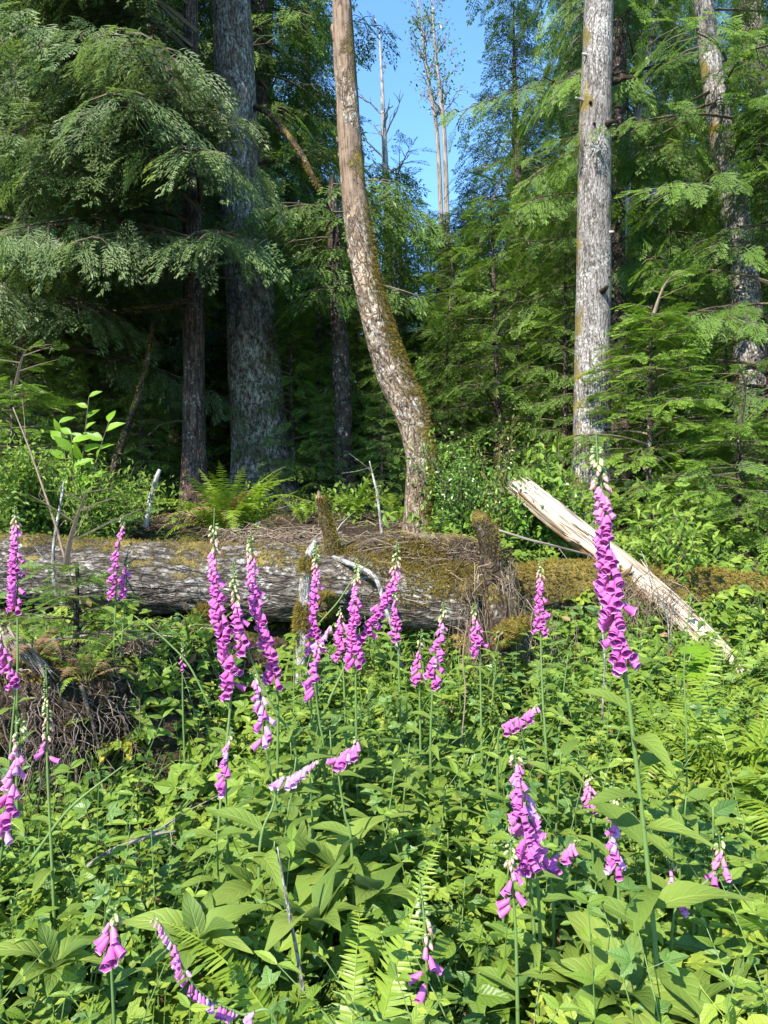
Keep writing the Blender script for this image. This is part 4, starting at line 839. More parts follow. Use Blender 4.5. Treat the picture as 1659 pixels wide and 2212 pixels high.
# ------------------------------------------------------------------ shared leaf meshes
def tmesh(T, name, mat, smooth=True, r=None):
    b = MB(); b.inst(T, np.eye(3)[None], np.zeros((1, 3)), np.array([.5 if r is None else r]), wr=.2); return b.mesh(name, mat, smooth)
LF_LAN = [tmesh(leaf_t(.17, LAN, 10, .2, .2 + .15 * i, .03, wav=.12), 'leaf', mFox, r=.3 + .2 * i) for i in range(3)]
LF_BIG = [tmesh(leaf_t(.235, OV, 12, .14, .22 + .16 * i, .025, wav=.14), 'leaf', mFox, r=.2 + .22 * i) for i in range(4)]
LF_YEL = tmesh(leaf_t(.22, OV, 10, .15, .5, .03, wav=.2), 'leaf', mYellow)
LF_OV = [tmesh(leaf_t(.24, OV, 8, .16, .15 + .15 * i, .02), 'leaf', mBright, r=.3 + .3 * i) for i in range(2)]
LF_HERB = [tmesh(leaf_t(.22, OV, 8, .16, .15 + .2 * i, .08), 'leaf', mHerb, r=.35 + .25 * i) for i in range(3)]
def add_leaf(root, me, pos, d, up, s, name='leaf'):
    return link(name, me, root, M4(frames(np.array([d]), np.array([up]))[0], pos, s))

# ------------------------------------------------------------------ foxglove flowers
def bell_mesh(name, mat, flare=1.0, L=1.0, ns=20):
    ys_ = [0, .05, .16, .32, .52, .72, .86, .95, 1.0]; rs = [.08, .165, .205, .222, .240, .258, .270, .292 * flare ** .5, .325 * flare]
    b = MB(); th = np.arange(ns) * 2 * pi / ns; v = []; c = []
    for a, r in zip(ys_, rs):
        f = sst(a, .7, 1.0); low = .5 - .5 * np.sin(th)            # 1 at the lower side
        rr = r * (1 + .09 * f * np.cos(5 * th + .6)); yy = a * L + f * (.10 * low - .03 + .02 * np.cos(5 * th + .6)); belly = -.05 * np.sin(a * pi)
        v.append(np.stack([rr * np.cos(th), yy, rr * np.sin(th) * .92 + belly], -1)); c.append(np.stack([th / 6.283, np.full(ns, a), np.sin(th) * r], -1))
    v = np.concatenate(v); c = np.concatenate(c); n = len(ys_)
    i = np.arange(n - 1)[:, None] * ns; j = np.arange(ns)[None]; f = np.stack([i + j, i + ns + j, i + ns + (j + 1) % ns, i + (j + 1) % ns], -1).reshape(-1, 4)
    b.raw(v, np.concatenate([f.ravel(), np.arange(ns)]), np.concatenate([np.full(len(f), 4), [ns]]), c, .5, 0)
    for q in range(5):
        a = q * 1.2566; leaf_t(.30, ELL, 3, .2, -.1, 0, b, (0, -.02, 0), 0, .34, .5, 1); v_ = b.V[-1]; x0 = v_[:, 0].copy()
        rad = .10 + v_[:, 1] * .28; b.V[-1] = np.stack([np.cos(a) * rad - np.sin(a) * x0, v_[:, 1] * .8, np.sin(a) * rad + np.cos(a) * x0], -1)
    b.tube([(0, -.16, .10), (0, -.08, .03), (0, .02, 0)], [.035, .04, .06], 5, caps=False, m=1)
    return b.mesh(name, [mat, mStem], True)
def bud_mesh(name, mat, fat=.2):
    ys_ = [0, .12, .35, .6, .82, .96, 1]; rs = [.10, .8, 1.0, .98, .75, .35, .05]; b = MB(); ns = 9; th = np.arange(ns) * 2 * pi / ns
    v = np.concatenate([np.stack([r * fat * np.cos(th), np.full(ns, a), r * fat * np.sin(th)], -1) for a, r in zip(ys_, rs)]); c = np.concatenate([np.stack([th / 6.28, np.full(ns, a), np.ones(ns)], -1) for a in ys_])
    n = len(ys_); i = np.arange(n - 1)[:, None] * ns; j = np.arange(ns)[None]; f = np.stack([i + j, i + ns + j, i + ns + (j + 1) % ns, i + (j + 1) % ns], -1).reshape(-1, 4)
    b.raw(v, np.concatenate([f.ravel(), np.arange(ns), (n - 1) * ns + np.arange(ns)[::-1]]), np.concatenate([np.full(len(f), 4), [ns, ns]]), c, .5, 0)
    for q in range(5):
        a = q * 1.2566 + .3; leaf_t(.30, ELL, 3, .2, -.1, 0, b, (0, -.02, 0), 0, .55, .5, 1); v_ = b.V[-1]; x0 = v_[:, 0].copy(); rad = fat * 1.05 * np.clip(.35 + v_[:, 1] * 2.2, 0, 1.05)
        b.V[-1] = np.stack([np.cos(a) * rad - np.sin(a) * x0, v_[:, 1] * .9, np.sin(a) * rad + np.cos(a) * x0], -1)
    return b.mesh(name, [mat, mStem], True)
B_FULL = [bell_mesh('flower', mBell, 1.0), bell_mesh('flower', mBell, 1.15), bell_mesh('flower', mBell, .9)]
B_PINK = [bell_mesh('flower', mBellPink, .75), bell_mesh('flower', mBellPink, .85)]
B_PALE = [bell_mesh('flower', mBellPale, .95), bell_mesh('flower', mBellPale, .8)]
K_PINK = bud_mesh('bud', mBudPink, .21); K_CREAM = bud_mesh('bud', mBudCream, .27); K_GREEN = bud_mesh('bud', mBudGreen, .33)

def foxglove(label, pts, d, y0, y1, size=.05, dens=1.0, seed=0, face=-.5, spread=1.0, pale=0.0, green=.2, pinkf=.16, leaves=7, lsz=.15, rosette=5, wild=0.0, stemw=.006, gap=0.0, dz=None, hangdir=None, lstart=None):
    """pts pixel path tip -> base; flowers between y0 (top) and y1 (bottom) as path fractions of pixel pts index; size metres of a full bell"""
    rg = np.random.default_rng(seed + 500); c = [P(p[0], p[1], d + (p[2] if len(p) > 2 else 0)) for p in pts]
    base = c[-1].copy(); gz = g1(base[0], base[1])
    if base[2] > gz + .02: base = np.array([base[0] + .01, base[1] + .02, gz - .02]); c.append(base)
    n = 90; cc = catmull(c, n)[::-1]                     # base -> tip
    root = empty('foxglove', cc[0], label, 'foxglove', 'foxgloves in the meadow'); O = cc[0].copy(); cc = cc - O
    ln = np.concatenate([[0], np.cumsum(np.linalg.norm(np.diff(cc, axis=0), axis=1))]); LT = ln[-1]
    m = MB(); m.tube(cc, np.interp(ln / LT, [0, .5, .85, 1], [stemw, stemw * .8, stemw * .5, stemw * .2]), 8, r=.3 + .4 * rg.random()); m.obj('stem', mStem, root)
    def at_(s): return np.array([np.interp(s, ln, cc[:, q]) for q in range(3)])
    # find arc length where pixel index fraction y -> use pts y0/y1 given as pixel heights along path
    pj = CZ - (cc[:, 2] + O[2]); py = 1106 + pj / (cc[:, 1] + O[1]) * FPX; px_ = 829.5 + (cc[:, 0] + O[0]) / (cc[:, 1] + O[1]) * FPX
    def find(tgt): return ln[int(np.argmin((px_ - tgt[0]) ** 2 + (py - tgt[1]) ** 2))]
    sB, sT = find(y1), find(y0); tip = LT
    s = sB; k = 0; fan = (spread * 1.15)
    while s < tip - .003:
        u = np.clip((s - sB) / max(sT - sB, .01), 0, 1.0)           # 0 bottom .. 1 top of the bells
        w_ = (s - sT) / max(tip - sT, .01) if s > sT else 0
        az = -pi / 2 + face + rg.choice([-1, 1]) * abs(rg.normal(0, .72)) * fan if s <= sT else rg.uniform(0, 2 * pi)
        az += rg.normal(0, .15); o = np.array([cos(az), sin(az), 0]); p = at_(s)
        if s <= sT:
            sz = size * .84 * (1.0 - .45 * u ** 1.7) * rg.uniform(.88, 1.08)
            if rg.random() < gap: s += size * .25 / dens; continue
            me = (B_PALE[k % 2] if rg.random() < pale else (B_PINK[k % 2] if u > 1 - pinkf else B_FULL[k % 3])); dn = rg.uniform(.40, 1.0) + 1.0 * u ** 2 + wild * rg.normal(0, .4); nm = 'flower'
        elif w_ < .30: sz = size * (.58 - .5 * w_) * rg.uniform(.9, 1.1); me = K_PINK; dn = 1.3; nm = 'bud'
        elif w_ < .58: sz = size * (.50 - .30 * w_); me = K_CREAM; dn = .9; nm = 'bud'
        else: sz = size * max(.10, .46 - .36 * w_); me = K_GREEN; dn = .35 - .8 * w_; nm = 'bud'
        dirv_ = nrm(o - np.array([0, 0, dn])) if hangdir is None or s > sT else nrm(np.array(hangdir) + rg.normal(0, .3, 3))
        off = o * (sz * .20 + stemw * .4) + np.array([0, 0, .06 * sz])
        link(nm, me, root, M4(frames(dirv_[None], np.array([[0, 0, 1.0]]) + .3 * rg.normal(0, 1, (1, 3)))[0], p + off, sz))
        k += 1; s += (size * .20 / dens) * (1 - .4 * u) * rg.uniform(.7, 1.3) if s <= sT else max(.0035, size * (.10 - .05 * w_)) / dens ** .5
        if k > 99: break
    lo = max(.0, sB - .01)
    for q in range(leaves):
        s_ = lo * (1 - (q + rg.uniform(.1, .6)) / (leaves + .3)); az = q * 2.4 + rg.uniform(-.4, .4); f = 1 - s_ / max(lo, .01); p = at_(s_)
        dv = np.array([cos(az), sin(az) - .15, rg.uniform(.25, .7) - .2 * f]); add_leaf(root, LF_LAN[q % 3], p, nrm(dv), nrm([-.1, -.2, 1.0]), lsz * (.45 + .75 * f) * rg.uniform(.8, 1.2))
    for q in range(rosette):
        az = q * 2 * pi / max(rosette, 1) + rg.uniform(-.4, .4); add_leaf(root, LF_BIG[q % 4], [0, 0, .03 + .05 * rg.random()], nrm([cos(az), sin(az), rg.uniform(.3, .9)]), [0, 0, 1.0], lsz * rg.uniform(1.1, 1.7))
    return root
FOX = [
 ('tallest foxglove, dense magenta bells rising before the bleached log', [(1287, 930), (1292, 1000), (1306, 1100), (1322, 1240), (1340, 1380), (1356, 1500), (1378, 1680), (1400, 1880), (1418, 2080), (1428, 2290)], 1.85, (1300, 1050), (1346, 1420), dict(size=.052, dens=1.35, face=-.55, leaves=15, lsz=.25, stemw=.0072, spread=.9)),
 ('dense foxglove spike with creamy bud tip bowed before the log', [(463, 1098), (462, 1160), (466, 1240), (480, 1330), (500, 1420), (498, 1520), (478, 1720), (470, 1850)], 2.55, (463, 1185), (498, 1490), dict(size=.048, dens=1.15, face=-.5)),
 ('foxglove with long peach bud tip squeezed between two dense spikes', [(503, 1212), (508, 1280), (520, 1350), (545, 1430), (590, 1530), (640, 1640)], 2.55, (512, 1300), (528, 1400), dict(size=.046, dens=1.0, face=-.3)),
 ('thick curving foxglove spike ending in green buds, third of the dense trio', [(541, 1148), (545, 1200), (552, 1270), (575, 1350), (592, 1430), (600, 1520), (600, 1700)], 2.65, (545, 1205), (596, 1470), dict(size=.048, dens=1.15, face=-.5)),
 ('short faded lilac foxglove spike hanging below the dense trio', [(545, 1452), (560, 1490), (572, 1540), (572, 1600), (600, 1780)], 2.45, (548, 1465), (572, 1600), dict(size=.046, dens=.7, pale=.6, leaves=4, face=.2)),
 ('slender foxglove spike standing just beside the lichened pole', [(682, 1168), (684, 1240), (683, 1320), (681, 1400), (684, 1480), (690, 1640)], 2.95, (682, 1225), (682, 1400), dict(size=.042, dens=1.05)),
 ('small sparse foxglove with loose bells at the foot of the lichened pole', [(690, 1385), (686, 1420), (680, 1470), (690, 1560), (700, 1640)], 2.7, (688, 1395), (680, 1500), dict(size=.044, dens=.6, leaves=4)),
 ('upright full foxglove spike before the mossy middle of the log', [(772, 1205), (770, 1260), (768, 1340), (768, 1430), (770, 1600)], 2.85, (772, 1262), (768, 1435), dict(size=.046, dens=1.2)),
 ('slanting foxglove spike leaning up and away from the upright full one', [(857, 1168), (856, 1215), (846, 1260), (815, 1320), (782, 1380), (740, 1450), (690, 1600)], 2.9, (856, 1230), (783, 1375), dict(size=.046, dens=1.1, face=0)),
 ('thin ragged foxglove spike with scattered bells behind the slanting one', [(852, 1275), (856, 1310), (860, 1380), (862, 1460), (866, 1600)], 3.3, (854, 1295), (860, 1375), dict(size=.042, dens=.8, wild=.6)),
 ('short tapering foxglove spike close beside the upright full one', [(735, 1308), (738, 1350), (740, 1420), (748, 1600)], 2.9, (736, 1335), (740, 1420), dict(size=.042, dens=.9, leaves=4)),
 ('pale lilac foxglove spike bent over sideways below the lichened pole', [(722, 1345), (705, 1372), (685, 1400), (670, 1440), (675, 1600)], 2.9, (718, 1352), (690, 1395), dict(size=.042, dens=.8, pale=.8, leaves=3)),
 ('full foxglove spike with lilac lower bells before the hanging dry twigs', [(960, 1298), (956, 1340), (946, 1400), (936, 1470), (930, 1620)], 2.95, (958, 1340), (938, 1475), dict(size=.044, dens=.9, pale=.15)),
 ('little sparse foxglove spike with cream tip beside the lilac one', [(910, 1358), (908, 1400), (906, 1460), (908, 1600)], 3.0, (909, 1405), (906, 1465), dict(size=.040, dens=.6, leaves=4)),
 ('narrow foxglove spike before the dark upturned roots', [(1023, 1302), (1028, 1350), (1036, 1410), (1040, 1600)], 3.2, (1026, 1335), (1035, 1408), dict(size=.042, dens=.9, leaves=5)),
 ('lone foxglove spike of rimmed bells above a leafy stem on the brambles', [(1166, 1205), (1168, 1260), (1170, 1320), (1168, 1370), (1172, 1500), (1180, 1640)], 2.9, (1167, 1245), (1166, 1360), dict(size=.036, dens=.9, leaves=8, lsz=.17)),
 ('foxglove spike lying flat among the leaves below the root end', [(1168, 1520), (1150, 1532), (1120, 1555), (1090, 1572), (1075, 1620)], 2.6, (1160, 1525), (1095, 1568), dict(size=.042, dens=1.0, leaves=3)),
 ('tall straight foxglove at the log end by the photo edge', [(31, 1092), (36, 1160), (38, 1240), (38, 1320), (38, 1420), (36, 1560), (36, 1700)], 2.9, (34, 1135), (38, 1310), dict(size=.042, dens=1.25, face=-.6, leaves=6)),
 ('half cropped foxglove spike below the tall straight one at the edge', [(-2, 1340), (6, 1390), (22, 1440), (34, 1480), (20, 1680)], 2.7, (0, 1375), (30, 1470), dict(size=.044, dens=.8, leaves=4)),
 ('foxglove with scattered bells standing on broad leaves below the log', [(266, 1112), (260, 1160), (252, 1230), (250, 1300), (246, 1400), (240, 1530)], 3.6, (264, 1140), (252, 1285), dict(size=.042, dens=.8, gap=.25, leaves=9, lsz=.2, rosette=8)),
 ('small second foxglove spike tucked behind the one with scattered bells', [(273, 1210), (273, 1250), (270, 1300), (262, 1400), (250, 1540)], 3.65, (273, 1222), (272, 1288), dict(size=.040, dens=.9, leaves=4)),
 ('nearly all green foxglove bud spike over the root mass', [(99, 1435), (101, 1500), (103, 1560), (102, 1640), (106, 1740), (112, 1860)], 2.3, (103, 1590), (102, 1640), dict(size=.036, dens=.35, leaves=5, green=.8)),
 ('large pink foxglove cut off by the photo edge below the root mass', [(48, 1540), (44, 1590), (36, 1650), (22, 1730), (8, 1810), (-5, 1960)], 1.95, (44, 1605), (12, 1800), dict(size=.046, dens=.8, pinkf=.5, pale=.1, leaves=4, face=-.2)),
 ('skinny green foxglove stalk with two tiny pink buds under the log', [(397, 1365), (396, 1400), (394, 1440), (396, 1560), (402, 1700)], 3.4, (395, 1425), (394, 1440), dict(size=.026, dens=.5, leaves=4, lsz=.09, rosette=3)),
 ('short stubby foxglove cluster of drooping bells at the bottom corner', [(246, 1955), (244, 1985), (242, 2020), (240, 2070), (246, 2200)], 1.75, (244, 1990), (241, 2050), dict(size=.052, dens=1.0, leaves=3, lsz=.2, face=-.1)),
 ('sparse foxglove with few hanging bells beside the yellow green fern', [(905, 1880), (910, 1930), (918, 2000), (922, 2080), (920, 2180), (925, 2260)], 1.75, (918, 2030), (921, 2120), dict(size=.046, dens=.28, leaves=4, lsz=.2)),
 ('lush foxglove spike among broad leaves, tallest of the central trio', [(1112, 1615), (1118, 1680), (1130, 1760), (1140, 1850), (1150, 1960), (1158, 2130)], 1.95, (1114, 1650), (1138, 1860), dict(size=.046, dens=1.15, face=.1)),
 ('foxglove with pale green buds pressed against the lush one', [(1104, 1790), (1104, 1850), (1108, 1930), (1114, 2010), (1118, 2180)], 1.85, (1104, 1870), (1110, 1960), dict(size=.044, dens=.5, leaves=4)),
 ('foxglove of long lilac bells behind the lush one, leaning outward', [(1128, 1680), (1140, 1750), (1152, 1830), (1160, 1880), (1168, 2060)], 2.0, (1132, 1710), (1158, 1860), dict(size=.048, dens=.8, pale=.3, leaves=3, face=.4)),
 ('little pink foxglove spike far back between the two bigger ones', [(1272, 1662), (1274, 1690), (1274, 1735), (1280, 1840)], 2.4, (1273, 1690), (1274, 1738), dict(size=.032, dens=.8, pinkf=.6, leaves=3)),
 ('pink budded foxglove with ruffled lilac skirt near the thick stem', [(1323, 1678), (1326, 1730), (1330, 1800), (1334, 1880), (1340, 2040)], 2.1, (1328, 1760), (1334, 1870), dict(size=.044, dens=.8, pale=.4, leaves=4)),
 ('foxglove spike fallen sideways between broad leaves by the lush one', [(1246, 1815), (1228, 1832), (1205, 1852), (1188, 1870), (1195, 1960)], 2.1, (1240, 1820), (1192, 1866), dict(size=.044, dens=1.0, leaves=3)),
 ('low pinkish foxglove spike nodding near the bottom edge leaves', [(1552, 1795), (1556, 1830), (1558, 1880), (1530, 1900), (1500, 1960)], 2.1, (1555, 1840), (1545, 1892), dict(size=.040, dens=.7, pinkf=.7, leaves=3)),
 ('tattered foxglove spike standing below the hanging faded one', [(498, 1570), (494, 1620), (490, 1660), (488, 1710), (492, 1840)], 2.3, (496, 1600), (488, 1705), dict(size=.040, dens=.55, wild=.5, leaves=4, pale=.3)),
 ('nodding foxglove head bunched over broad leaves at mid slope', [(774, 1590), (768, 1612), (748, 1632), (730, 1655), (745, 1760), (760, 1840)], 2.2, (772, 1600), (738, 1645), dict(size=.044, dens=1.2, leaves=5, lsz=.24, pale=.2)),
 ('pale foxglove spike bowed flat over big leaves at mid slope', [(696, 1640), (670, 1655), (640, 1672), (604, 1690), (590, 1740), (560, 1850)], 2.2, (690, 1645), (612, 1688), dict(size=.042, dens=.8, pale=.8, leaves=7, lsz=.26)),
 ('spent foxglove stalk sprawling along the bottom with withered bells', [(330, 1975), (372, 2030), (395, 2090), (440, 2150), (520, 2190), (600, 2225)], 1.62, (338, 1985), (560, 2205), dict(size=.026, dens=.55, pale=.5, leaves=2, rosette=0, stemw=.005)),
 ('ragged foxglove remnant with few lilac bells behind the thick stem', [(1440, 1850), (1452, 1890), (1462, 1940), (1450, 2040)], 2.0, (1445, 1870), (1462, 1950), dict(size=.036, dens=.45, pale=.7, leaves=3)),
 ('small purple foxglove peeking over the log by the curved trunk', [(888, 1160), (886, 1175), (884, 1190), (886, 1215)], 5.4, (887, 1170), (885, 1188), dict(size=.036, dens=1.2, leaves=2, lsz=.08, rosette=0)),
]
for k, (lab, pts, d, a, b, kw) in enumerate(FOX): foxglove(lab, pts, d, a, b, seed=k, **kw)

# ------------------------------------------------------------------ broad leaved plants without flowers
def rosette(root, n, s0, s1, rg, up=(.35, 1.1), mesh=LF_BIG, h=.0):
    for q in range(n):
        az = q * 2.399 + rg.uniform(-.3, .3); add_leaf(root, mesh[q % len(mesh)], [0, 0, h + .03 * q / n], nrm([cos(az), sin(az), rg.uniform(*up)]), [0, 0, 1.0], rg.uniform(s0, s1))
def leafy_stem(root, H, n, s0, rg, mesh, mat=mStem, lean=(0, 0), w=.005):
    t = np.linspace(0, 1, 14); c = np.stack([lean[0] * t ** 1.5, lean[1] * t ** 1.5, H * t], -1); m = MB(); m.tube(c, np.linspace(w, w * .35, 14), 7); m.obj('stem', mat, root)
    for q in range(n):
        f = .12 + .88 * (q + .5) / n; az = q * 2.1 + rg.uniform(-.3, .3); p = [np.interp(f, t, c[:, k]) for k in range(3)]
        add_leaf(root, mesh[q % len(mesh)], p, nrm([cos(az), sin(az), rg.uniform(.1, .7)]), [-.1, -.2, 1.0], s0 * (1.15 - .55 * f) * rg.uniform(.8, 1.2))
RA = empty('leaf_rosette', (9, 1, -.2), 'rosette of broad veined foxglove leaves among the herbs', 'plant', 'leaf rosettes'); rosette(RA, 9, .16, .30, np.random.default_rng(1), (.4, 1.3))
RB = empty('leafy_plant', (9, 1.5, -.2), 'upright stem with pointed leaves standing in the herbs', 'plant', 'upright leafy plants'); leafy_stem(RB, .5, 13, .15, np.random.default_rng(2), LF_LAN)
RC = empty('leafy_plant', (9, 2, -.2), 'upright stem with pointed leaves standing in the herbs', 'plant', 'upright leafy plants'); leafy_stem(RC, .42, 11, .12, np.random.default_rng(3), LF_HERB, lean=(.06, -.04))
r2 = np.random.default_rng(7)
ROS = [(560, 1760, 2.2, 1.0), (640, 1700, 2.4, 1.1), (730, 1720, 2.25, 1.2), (800, 1760, 2.1, 1.1), (430, 1840, 1.95, .9), (690, 1820, 2.0, 1.0), (620, 1620, 2.7, .9), (1250, 1950, 1.9, 1.0), (1340, 1960, 1.85, 1.1), (1480, 2000, 1.8, 1.0), (1570, 1950, 2.0, .9), (1020, 2110, 1.65, .8), (870, 2060, 1.72, .8), (1130, 1960, 2.0, .9), (110, 1900, 1.9, .8), (1290, 1780, 2.3, .8), (750, 1560, 2.9, .8), (880, 1570, 2.9, .8), (1000, 1600, 2.8, .7), (660, 1540, 3.0, .8), (1600, 1760, 2.4, .7)]
for k, (px, py, d, sc) in enumerate(ROS):
    x = (px - 829.5) / FPX * d; z = max(g1(x, d), CZ - (py - 1106) / FPX * d - .22); dup(RA, (x, d, z - .02), k * 1.3, np.array([1, 1, .8 + .5 * (k % 3) / 2]) * sc * .70, tilt=(.22 * sin(k * 2.2), .22 * cos(k * 3.1)))
for k in range(70):
    d = r2.uniform(1.9, 4.6); px = r2.uniform(0, 1659) if k % 3 else r2.uniform(560, 1250); x = (px - 829.5) / FPX * d
    if density(np.array([x]), np.array([d]))[0] < .3: continue
    dup((RB, RC)[k % 2], (x, d, g1(x, d) - .01), k * 1.1, r2.uniform(.6, 1.15), tilt=(r2.normal(0, .12), r2.normal(0, .12)))
for k, (px, d, sc) in enumerate([(590, 2.5, 1.3), (640, 2.7, 1.25), (690, 2.45, 1.3), (740, 2.6, 1.35), (800, 2.5, 1.2), (850, 2.7, 1.2), (560, 2.2, 1.1), (1190, 2.7, 1.2), (1010, 2.7, 1.0), (1290, 2.3, 1.1), (1450, 2.3, 1.2), (1540, 2.2, 1.2), (930, 2.5, 1.1), (480, 2.3, 1.1)]):
    x = (px - 829.5) / FPX * d; dup(RB, (x, d, g1(x, d) - .01), k * 1.9, sc, tilt=(.12 * sin(k * 2), .12 * cos(k * 3)))
for o in (RA, RB, RC):
    for ch in list(o.children): bpy.data.objects.remove(ch)
    bpy.data.objects.remove(o)
def plant(name, px, py, d, label, cat, fn, ground=True):
    p = P(px, py, d)
    if ground: p[2] = g1(p[0], p[1]) - .01
    o = empty(name, p, label, cat); fn(o, np.random.default_rng(int(px * 7 + d * 100))); return o
# yellowing clump under the log
def yl(o, rg):
    rosette(o, 8, .13, .22, rg, (.2, 1.2)); [add_leaf(o, LF_YEL, [0, 0, .05], nrm([cos(a), sin(a), .1]), [0, 0, 1.0], .17) for a in (-2.6, -1.7, -.9, -.2)]
plant('yellowing_plant', 255, 1510, 3.55, 'clump of broad leaves turning yellow beneath the scattered bell foxglove', 'plant', yl)
# bright sapling
def sap(o, rg):
    for q, (lx, ly, H) in enumerate([(.10, 0, 1.25), (-.16, .05, 1.05), (.26, .0, 1.05), (-.02, -.05, .95)]):
        t = np.linspace(0, 1, 12); c = np.stack([lx * t ** 1.4, ly * t, H * t], -1); m = MB(); m.tube(c, np.linspace(.008, .003, 12), 6); m.obj('stem', mBranch, o)
        for k in range(9):
            f = .45 + .55 * k / 8; az = k * 2.3 + q; p = [np.interp(f, t, c[:, i]) for i in range(3)]; add_leaf(o, LF_OV[k % 2], p, nrm([cos(az), .35 * sin(az), .45]), nrm([-.3, -1, .7]), rg.uniform(.10, .18))
plant('bright_sapling', 165, 1080, 5.9, 'glowing yellow green broadleaf sapling against the dark forest', 'sapling', sap)
def twiggy(n, H, W, per, s0, s1, T, mat, bm=None, spread=.5):
    def fn(o, rg):
        ms_ = MB(); ml = MB()
        for q in range(n):
            az = rg.uniform(0, 2 * pi); h = H * rg.uniform(.6, 1.05); t = np.linspace(0, 1, 9); rr = W * rg.uniform(.1, 1); c = np.stack([cos(az) * rr * t ** 1.5, sin(az) * rr * t ** 1.5, h * t], -1) + rg.normal(0, .012, (9, 3)) * t[:, None]
            ms_.tube(c, np.linspace(.006, .002, 9), 4, caps=False, r=rg.random()); k = per; f = rg.uniform(.2, 1, k); pp = np.stack([np.interp(f, t, c[:, i]) for i in range(3)], -1) + rg.normal(0, spread * .1, (k, 3))
            ml.inst(T, frames(nrm(rg.normal(0, 1, (k, 3)) + [0, 0, .3]), sun_up(k, rg, .6)) * rg.uniform(s0, s1, k)[:, None, None], pp, np.clip(rg.normal(.35, .18, k) + .35 * f, 0, 1))
        ms_.obj('stems', bm or mBranch, o); ml.obj('leaves', mat, o, smooth=False)
    return fn
plant('huckleberry_shrub', 1000, 1130, 6.1, 'rounded small leaved shrub glinting at the foot of the curved trunk', 'shrub', twiggy(36, .80, .58, 95, .022, .045, tSmall, mShrub, spread=1.0))
plant('huckleberry_shrub', 1080, 1160, 5.9, 'shrub with red tipped upright shoots between curved trunk and bleached log', 'shrub', twiggy(6, 1.12, .18, 90, .025, .045, tSmall, mRed, spread=.35))
plant('leafy_shrub', 1205, 1150, 5.9, 'leafy sapling shooting up just before the grey trunk', 'shrub', twiggy(9, .95, .28, 40, .05, .09, tOv, mHerb, spread=.5))
plant('leafy_shrub', 1130, 1160, 5.8, 'low leafy shrub right under the splintered end of the bleached log', 'shrub', twiggy(16, .6, .4, 60, .035, .07, tOv, mShrub, spread=.6))
plant('leafy_shrub', 1430, 1240, 5.3, 'broad leaved shrub behind the bleached log below the young hemlock', 'shrub', twiggy(14, .62, .45, 40, .06, .11, tLan, mHerb, spread=.6))
plant('twiggy_bush', 220, 1140, 5.9, 'feathery twiggy bush under the glowing sapling behind the log', 'shrub', twiggy(24, .75, .5, 110, .03, .06, tLan, mHerb, spread=.7))
plant('twiggy_bush', 60, 1140, 5.9, 'dense low bush behind the log end at the photo edge', 'shrub', twiggy(26, .8, .55, 120, .03, .06, tEll, mHerb, spread=.7))
plant('leafy_sprig', 800, 1190, 5.0, 'light green sprig sprouting on the mossy log beside the thin stick', 'plant', twiggy(5, .22, .16, 12, .05, .08, tOv, mBright, mStem, .5))
plant('leafy_sprig', 560, 1130, 5.9, 'narrow green sprout rising beside the broken stake', 'plant', twiggy(3, .5, .05, 30, .03, .05, tEll, mBright, mStem, .3))
def maple(o, rg):
    m = MB(); m.tube([(0, 0, 0), (0, 0, .3), (.05, -.05, .55)], [.006, .005, .003], 6); m.obj('stem', mStem, o)
    for q in range(4):
        b = MB()
        for a, s_ in ((0, 1), (.8, .8), (-.8, .8), (1.6, .55), (-1.6, .55)): leaf_t(.34, OV, 5, .05, .12, .1, b, (0, 0, 0), -a, s_, .5)
        me = b.mesh('leaf', mBright, True); az = [-2.4, -.7, -1.6, .6][q]; add_leaf(o, me, [.05, -.05, .42 + .04 * q], nrm([cos(az), sin(az), .25]), nrm([-.2, -.4, 1]), .15)
plant('maple_seedling', 1465, 1400, 3.9, 'pale green lobed seedling glowing below the bleached log', 'seedling', maple)
hs = conifer('hemlock_seedling', .55, .008, .05, 16, .28, [mHem, mBranch], tSprayF, .10, 301, 'tiny hemlock seedling growing under the log over the root mass', br=.6, spn=14, loc=tuple(P(165, 1390, 3.8)), sides=5)
hs.location.z = min(hs.location.z, P(165, 1450, 3.8)[2])
conifer('hemlock_seedling', 1.3, .016, .05, 30, .7, [mHem, mBranch], tSprayF, .2, 302, 'low feathery hemlock seedling behind the log at the photo edge', br=.6, spn=7, loc=at(20, 6.3), sides=5)
conifer('hemlock_seedling', 1.0, .016, .05, 28, .8, [mHem, mBranch], tSprayF, .2, 303, 'low spreading hemlock seedling beyond the bleached log by the edge', br=.58, spn=7, loc=at(1590, 6.2), sides=5)

